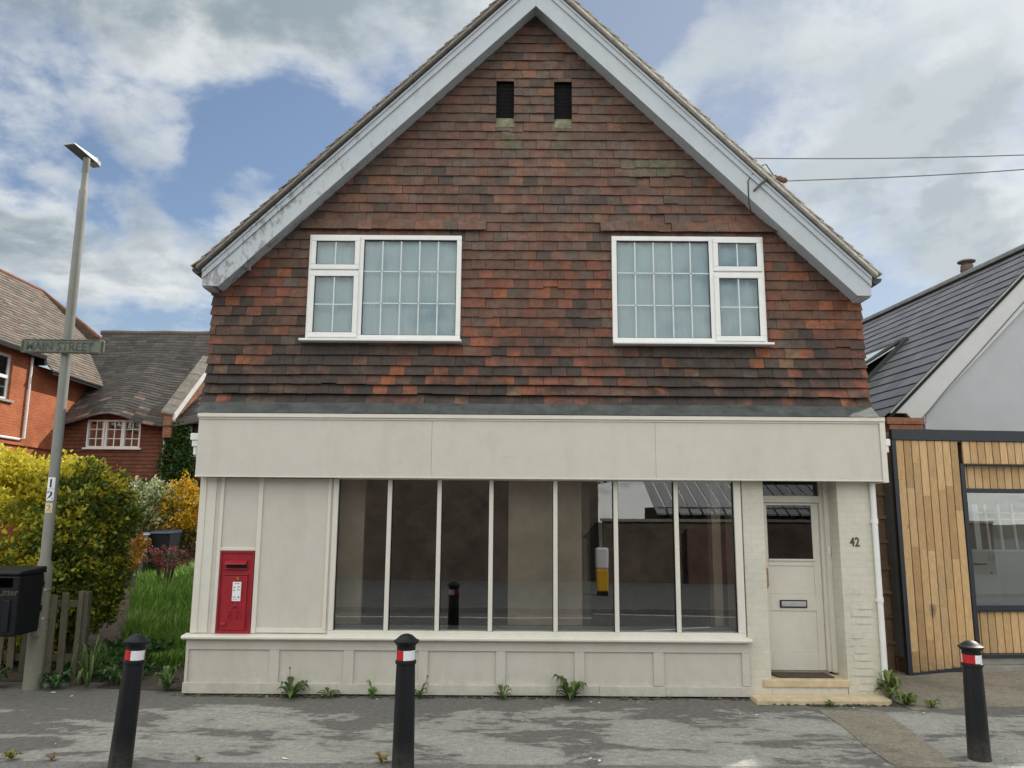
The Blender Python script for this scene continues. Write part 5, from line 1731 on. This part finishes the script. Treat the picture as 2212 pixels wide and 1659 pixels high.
def boards(b, u0, u1, z0f, z1, y0, y1, n, dark=1.0, joints=True):
    wd = (u1 - u0) / n
    for k in range(n):
        ua, ub = u0 + k * wd + .0055, u0 + (k + 1) * wd - .0055
        z0 = z0f(ua) if callable(z0f) else z0f
        z = z0
        while z < z1 - .001:
            h = R.uniform(.35, 1.3) if joints else 9
            if z == z0: h = R.uniform(.12, 1.1) if joints else 9
            ze = min(z + h, z1)
            if z1 - ze < .1: ze = z1
            c = tuple(v * dark for v in wood())
            b.box(ua, ub, y0, y1, z + (.0008 if z > z0 else 0), ze - .0008, c)
            z = ze


b = MB()
zb = lambda u: .045 + .085 * (u / .85)
boards(b, .022, .842, zb, 2.825, 0, .03, 8)
boards(b, .902, 6.5, 2.545, 2.825, .004, .03, 56, joints=False)
cl = b.build('timber_cladding', M['wood'], ts, .002)
for z_ in ((2.24, 2.525), (.245, .735)):
    b = MB(); boards(b, .902, 6.5, z_[0], z_[1], .10, .13, 56, 1.0, False); b.build('recessed_cladding', M['wood'], ts, .002)
b = MB()
b.box(-.03, 6.6, -.02, .05, 2.828, 2.965)
b.build('roof_trim', M['navy'], ts, .004)
b = MB()
b.ext_y([(-.035, -.03), (.0205, -.03), (.0205, 2.827), (-.035, 2.827)], -.014, .035)
b.ext_y([(.021, -.03), (.85, .055), (.85, .125), (.021, .042)], -.012, .05)
b.box(.844, .90, -.012, .099, .126, 2.5445)
b.box(.901, 6.5, -.012, .099, 2.526, 2.544)
b.box(.901, 6.5, -.004, .16, .205, .243)
b.box(.901, 6.5, .06, .14, .737, .815); b.box(.901, 6.5, .05, .0595, .76, .775)
b.box(.901, 6.5, .08, .14, 2.185, 2.239)
b.build('frame_trim', M['navy'], ts, .003)
b = MB(); b.box(.855, 6.6, -.05, .3, -.1, .12); b.box(.855, 6.6, .03, .3, .1205, .204); b.build('plinth', M['concrete'], ts, .006)
b = MB()
b.box(.025, .05, .065, .62, -.1, 2.82); b.box(.0, 6.5, .2, .62, 2.83, 2.95)
b.build('side_wall', M['brick_side'], ts)
w_ = MB(); w_.box(.905, .94, .09, .13, .816, 2.184); w_.box(3.2, 3.25, .09, .13, .816, 2.184); wi = w_.build('window', M['navy'], ts, .003)
b = MB(); b.box(.94, 3.2, .105, .109, .816, 2.184); b.build('pane', M['glass'], wi)
# inside the window; added panel and bars imitate a bay window's reflection
b = MB(); b.box(.0, 4.2, 2.6, 2.65, .2, 2.5); b.box(-.01, .04, .15, 2.6, .2, 2.5); b.box(.0, 4.2, .15, 2.6, 2.45, 2.5); b.build('inner_wall', simple('dim_inner', (.14, .155, .155), .9, .2, 2), ts)
b = MB(); b.box(.04, 4.2, .15, 2.6, .2, .24); b.build('inner_floor', M['roomfloor'], ts)
b = MB(); b.box(.945, 2.55, .30, .36, .78, 1.45)
pn_ = b.build('reflection_panel', simple('reflection_grey', (.33, .36, .36), .6, .06, 3), ts, .003)
b = MB(); b.box(1.10, 1.30, .292, .2995, 1.285, 1.305); b.build('slot', M['dark'], pn_)
b = MB(); b.box(1.08, 1.45, .288, .2995, .82, 1.27); b.build('raised_panel', simple('raised_reflection_grey', (.36, .385, .38), .6, .06, 3), pn_, .004)
b = MB(); b.box(1.33, 1.355, .284, .2878, 1.18, 1.20); b.build('lock', M['dark'], pn_)
text('number', '33', .10, simple('faint_grey', (.16, .18, .18), .7, .2), pn_, (1.315, .2985, 1.335), depth=.001)
b = MB()
zc0, zc1 = 1.455, 2.08
b.box(.945, 2.6, .29, .35, zc0 - .003, zc0 + .022)
for (u, ln, wd) in ((1.02, .08, .05), (1.19, .02, .075), (1.36, .03, .03), (1.53, .02, .035), (1.73, .03, .03), (1.95, .0, .06), (2.2, .0, .03), (2.45, .0, .05)):
    b.prism([(u - ln, .305, zc1 - .03), (u - ln + wd, .305, zc1 - .03), (u + wd, .305, zc0 + .023), (u, .305, zc0 + .023)][::-1], [(u - ln, .33, zc1 - .03), (u - ln + wd, .33, zc1 - .03), (u + wd, .33, zc0 + .023), (u, .33, zc0 + .023)][::-1])
b.box(1.20, 2.6, .335, .35, 1.93, 1.955); b.box(1.34, 2.6, .3355, .35, 1.85, 1.868)
b.build('bay_window_reflection', simple('reflection_pale', (.50, .55, .54), .6, .1), ts)

# gable
GV = .55
ez0, u0_, ua_ = 3.26, .27, 2.98
slope = .955
az = ez0 + slope * (ua_ - u0_)
b = MB()
poly = [(u0_ + .30, 2.6), (2 * ua_ - u0_ - .3, 2.6), (2 * ua_ - u0_ - .3, 3.2), (ua_, az - .2), (u0_ + .30, 3.2)]
b.ext_y(poly, GV, GV + .25); b.box(u0_ + .3, u0_ + .5, GV + .25, 8.5, 0, 3.2); b.box(5.2, 5.4, GV + .25, 8.5, 0, 3.2)
b.build('gable_wall', M['render'], ts)
for s in (-1, 1):
    ue = ua_ + s * (ua_ - u0_)
    bw = .50
    poly = [(ua_, az - bw), (ua_, az - .02), (ue, ez0 - .02), (ue - s * .24, ez0 - .02 - .0), (ue - s * (.36), 3.10)]
    if s > 0: poly = poly[::-1]
    b = MB(); b.ext_y(poly, GV - .045, GV - .001)
    b.build('bargeboard', simple('pale_board', (.56, .57, .565), .8, .05, 4, .15, 100), ts, .003)
b = MB(); b.box(.20, .72, GV - .10, GV + .06, 3.085, 3.175); b.box(.24, .68, GV - .08, GV + .06, 2.985, 3.084); b.build('brick_corbel', M['brick_x'], ts, .006)
b = MB(); b.box(.30, .66, GV - .06, GV + .01, 2.966, 2.984); b.build('corbel_shelf', M['white'], ts)
b = MB(); b.box(.72, .80, GV - .11, GV - .047, 3.02, 3.10); b.build('junction_box', simple('grey_box', (.42, .44, .46), .5, .08), ts, .006)
b = MB(); b.tube([(.76, GV - .06, 3.10), (.77, GV - .055, 3.22), (1.1, GV - .053, 3.58), (2.3, GV - .053, 4.79), (2.9, GV - .053, 5.36)], .007, 6)
b.tube([(.74, GV - .09, 3.02), (.66, GV - .11, 2.99), (.4, GV - .11, 2.985)], .007, 6); b.build('cable', simple('cable_dark', (.1, .1, .11), .6, .1), ts)
# slates
b = MB(); b.nofix = True
for s in (-1, 1):
    run = ua_ - u0_ + .06; nr = 17
    nrm = Vector((s * slope, 0, 1)).normalized()
    for k in range(nr):
        da, db = run * k / nr, run * (k + 1) / nr + .03
        v = GV - .07
        first = True
        while v < 9.5:
            wv = .31 if not (first and k % 2) else .155
            first = False
            ua, ub = ua_ + s * da, ua_ + s * db
            zA, zB = az - slope * da, az - slope * db
            c = jit((.15, .158, .172), .84, 1.16)
            tl = R.uniform(-.002, .003)
            p = [Vector((ua, v, zA)), Vector((ub, v, zB)) + nrm * (.018 + tl), Vector((ub, v + wv - .004, zB)) + nrm * (.018 + tl), Vector((ua, v + wv - .004, zA))]
            b.prism(p, [q - nrm * .009 for q in p], c)
            v += wv
rf = b.build('roof', M['slate'], ts)
b = MB()
for s in (-1, 1):
    p = [(ua_, GV - .06, az - .05), (ua_ + s * (ua_ - u0_), GV - .06, ez0 - .05), (ua_ + s * (ua_ - u0_), 9.4, ez0 - .05), (ua_, 9.4, az - .05)]
    b.add(p + [(x, y, z - .05) for x, y, z in p], [(0, 1, 2, 3), (4, 5, 6, 7), (0, 1, 5, 4), (1, 2, 6, 5)])
b.build('roof_boarding', M['dark'], rf)
b = MB()
k = 0; v = GV - .08
while v < 9.4:
    b.M = Matrix.Translation((ua_, v, az - .06))
    pts = [(.13 * cos(a), .11 * sin(a)) for a in [pi * i / 8 for i in range(9)]]
    b.prism([(x, 0, zz + .02) for x, zz in pts], [(x, .446, zz + .02) for x, zz in pts], (.20, .21, .215))
    b.M = None; v += .45
b.build('ridge_tile', M['rooftile'], rf)
# flue
fx_, fy_, fz_ = ua_ + .02, 2.50, az - .12
b = MB()
b.lathe([(.098, 0), (.098, .20), (.104, .205), (.104, .225), (.096, .23), (.096, .29)], fx_, fy_, fz_, 18, (.16, .12, .10)); fl2 = b.build('flue', M['rooftile'], ts, smooth=True)
b = MB(); b.lathe([(.07, .0), (.135, .012), (.138, .03), (.10, .05), (.02, .055)], fx_, fy_, fz_ + .335, 18, (.19, .15, .13)); b.lathe([(.082, -.05), (.082, .005)], fx_, fy_, fz_ + .335, 12, (.10, .08, .07)); b.build('cowl', M['rooftile'], fl2, smooth=True)
# open skylight on the left slope
sk_v0, sk_v1 = 2.3, 3.35
dA, dB = 1.30, 2.25


def sp_(d, v, h=0.0):
    nrm = Vector((-slope, 0, 1)).normalized(); return Vector((ua_ - d, v, az - slope * d)) + nrm * h


def slab(b, d0, d1, v0, v1, h0, h1, h0b=None, h1b=None):
    """slab lying on the roof slope; h0/h1 heights of its underside and top at d0, h0b/h1b at d1"""
    h0b = h0 if h0b is None else h0b; h1b = h1 if h1b is None else h1b
    b.prism([sp_(d0, v0, h0), sp_(d1, v0, h0b), sp_(d1, v1, h0b), sp_(d0, v1, h0)], [sp_(d0, v0, h1), sp_(d1, v0, h1b), sp_(d1, v1, h1b), sp_(d0, v1, h1)])


b = MB()
slab(b, dA - .06, dB + .06, sk_v0 - .06, sk_v0, .0, .075); slab(b, dA - .06, dB + .06, sk_v1, sk_v1 + .06, .0, .075)
slab(b, dA - .06, dA, sk_v0, sk_v1, .0, .085); slab(b, dB, dB + .06, sk_v0, sk_v1, .0, .075)
sk = b.build('skylight', simple('skylight_frame', (.035, .04, .042), .5, .2), ts, .004)
b = MB(); slab(b, dA, dB, sk_v0, sk_v1, .02, .03); b.build('opening', M['dark'], sk)
b = MB()
slab(b, dA + .02, dB + .02, sk_v0, sk_v0 + .06, .08, .12, .33, .37); slab(b, dA + .02, dB + .02, sk_v1 - .06, sk_v1, .08, .12, .33, .37)
slab(b, dB - .04, dB + .02, sk_v0 + .06, sk_v1 - .06, .31, .35, .33, .37); slab(b, dA + .02, dA + .08, sk_v0 + .06, sk_v1 - .06, .08, .12, .10, .14)
sash = b.build('sash', simple('sash_frame', (.06, .065, .068), .45, .2), sk, .004)
b = MB(); slab(b, dA + .08, dB - .04, sk_v0 + .06, sk_v1 - .06, .11, .12, .325, .335); b.build('pane', simple('sky_pane', (.30, .42, .40), .06, .05), sk)
b = MB(); slab(b, dA + .10, dB - .06, sk_v0 + .015, sk_v0 + .045, .062, .078, .30, .318); b.build('inner_sash', M['white'], sk)

# ---- gap between the shops
tf = thing('trellis_fence', 'rough brown boarded fence with battens in the gap between the two shops', 'fence', (4.90, 1.50, 0), radians(4))
b = MB(tint=(.13, .085, .055))
b.box(-.03, .0, .05, .6, 0, 2.85, (.13, .09, .06))
b.build('panel', M['wood_grey'], tf)
for k in range(2):
    b = MB(); xx = -.28 + k * .135
    b.box(xx, xx + .12, .0, .03, .0, 2.95, jit((.25, .165, .105), .8, 1.2)); b.build('board', M['wood_grey'], tf, .004)
for k in range(9):
    zz = .34 + k * .305 + R.uniform(-.02, .02)
    b = MB(); b.M = Matrix.Translation((-.17, -.012, zz)) @ Matrix.Rotation(R.uniform(-.02, .09 if k < 3 else .03), 4, 'Y')
    b.box(-.19, .13, -.012, .011, -.022, .022, jit((.22, .155, .10), .7, 1.2)); b.M = None; b.build('batten', M['wood_grey'], tf, .004)
gb = thing('wheelie_bin', 'black wheelie bin with a blue lid standing in the narrow gap', 'bin', (4.92, 2.95, 0))
b = MB(); b.prism([(-.26, -.28, .05), (.26, -.28, .05), (.26, .28, .05), (-.26, .28, .05)], [(-.29, -.34, .985), (.29, -.34, .985), (.29, .34, .985), (-.29, .34, .985)]); b.build('body', M['blackmatt'], gb, .02)
b = MB(); b.ext_x([(-.37, .986), (.37, .986), (.37, 1.05), (-.35, 1.03)], -.305, .305); b.build('lid', M['blue'], gb, .015)
b = MB(); b.M = Matrix.Translation((.2, .3, .08)) @ Matrix.Rotation(pi / 2, 4, 'Y'); b.lathe([(.10, -.03), (.10, .03)], n=16); b.M = None; b.build('wheel', M['dark'], gb)
b = MB(); b.box(3.98, 5.6, 7.6, 7.72, 0, 3.2); tag(b.build('back_wall', simple('grey_wall', (.34, .32, .30), .9, .2, 2)), 'plain grey wall closing the far end of the gap', 'wall')

# ================================================================== OPPOSITE SIDE OF THE ROAD (seen mirrored in the shop glass)
ob = thing('brick_outbuilding', 'long dark brick building mirrored in the left panes of the shop window', 'building', (-8, -15, 0))
b = MB(); b.box(-14, 10.6, -4, 0, 0, 4.4); b.build('wall', M['brick_dark'], ob)
b = MB(); b.ext_x([(.25, 4.35), (.25, 4.45), (-2, 5.9), (-4.25, 4.45), (-4.25, 4.35)], -14.2, 10.8, (.12, .08, .06)); b.build('roof', M['rooftile'], ob)
gw = thing('garden_wall', 'low brick garden wall mirrored in the right panes of the shop window', 'wall', (6, -14.6, 0))
b = MB(); b.box(-3.3, 14, -.25, 0, 0, 1.75); b.build('wall', M['brick_dark'], gw)
b = MB(); b.box(-.9, .7, .001, .12, 0, 1.55); b.build('pier', brick('bright_red_brick', 'x', (.17, .08, .065), (.20, .10, .085), (.2, .17, .15)), gw)
b = MB(); b.box(-3.35, 14, -.30, .05, 1.751, 1.83); b.build('coping', M['concrete'], gw)
ls = thing('lean_to_shed', 'lean-to with a pale ribbed roof behind the garden wall, seen only mirrored', 'shed', (6.8, -16.2, 0))
b = MB(); b.box(-2.2, 4, -2.5, 0, 0, 2.2); b.build('wall', M['brick_dark'], ls)
b = MB()
for k in range(18): b.prism([(-2.3 + k * .36, .35, 2.0), (-2.3 + k * .36 + .30, .35, 2.0), (-2.3 + k * .36 + .30, -2.6, 3.3), (-2.3 + k * .36, -2.6, 3.3)], [(-2.3 + k * .36, .35, 1.95), (-2.3 + k * .36 + .30, .35, 1.95), (-2.3 + k * .36 + .30, -2.6, 3.25), (-2.3 + k * .36, -2.6, 3.25)])
b.build('roof', simple('pale_sheet', (.30, .31, .33), .5, .1), ls)


def dk(p, sh, r, o):
    k = R.uniform(.6, 1.3); return (.05 * k, .075 * k, .025 * k)


for (x_, y_, z_, rx, rz, sd) in ((12.5, -20, 3.4, 3.4, 3.0, 31), (1.6, -21, 4.6, 2.2, 2.4, 32)):
    t = shrub('tree', 'dark leafy tree across the road, mirrored at the top right of the shop window' if sd == 31 else 'dark tree behind the brick building, mirrored above its roof', 'tree', (x_, y_, z_), (rx, 1.6, rz), 170, 12, .34, .2, dk, None, .5, 2.1, front_only=False, zmin=1.2, seed=sd, noise_amp=.3)
tb = thing('traffic_bollard', 'white and yellow traffic bollard mirrored in the shop window', 'bollard', (2.2, -10.7, 0))
b = MB(); b.prism([(-.13, -.10, .10), (.13, -.10, .10), (.13, .10, .10), (-.13, .10, .10)], [(-.15, -.11, .62), (.15, -.11, .62), (.15, .11, .62), (-.15, .11, .62)]); b.build('base', M['yellow'], tb, .03)
b = MB(); b.prism([(-.15, -.11, .622), (.15, -.11, .622), (.15, .11, .622), (-.15, .11, .622)], [(-.155, -.115, 1.12), (.155, -.115, 1.12), (.155, .115, 1.12), (-.155, .115, 1.12)]); b.build('head', M['glow_white'], tb, .05)
b = MB(); b.box(-.12, .12, -.09, .09, -.02, .10); b.build('foot', M['blackmatt'], tb)
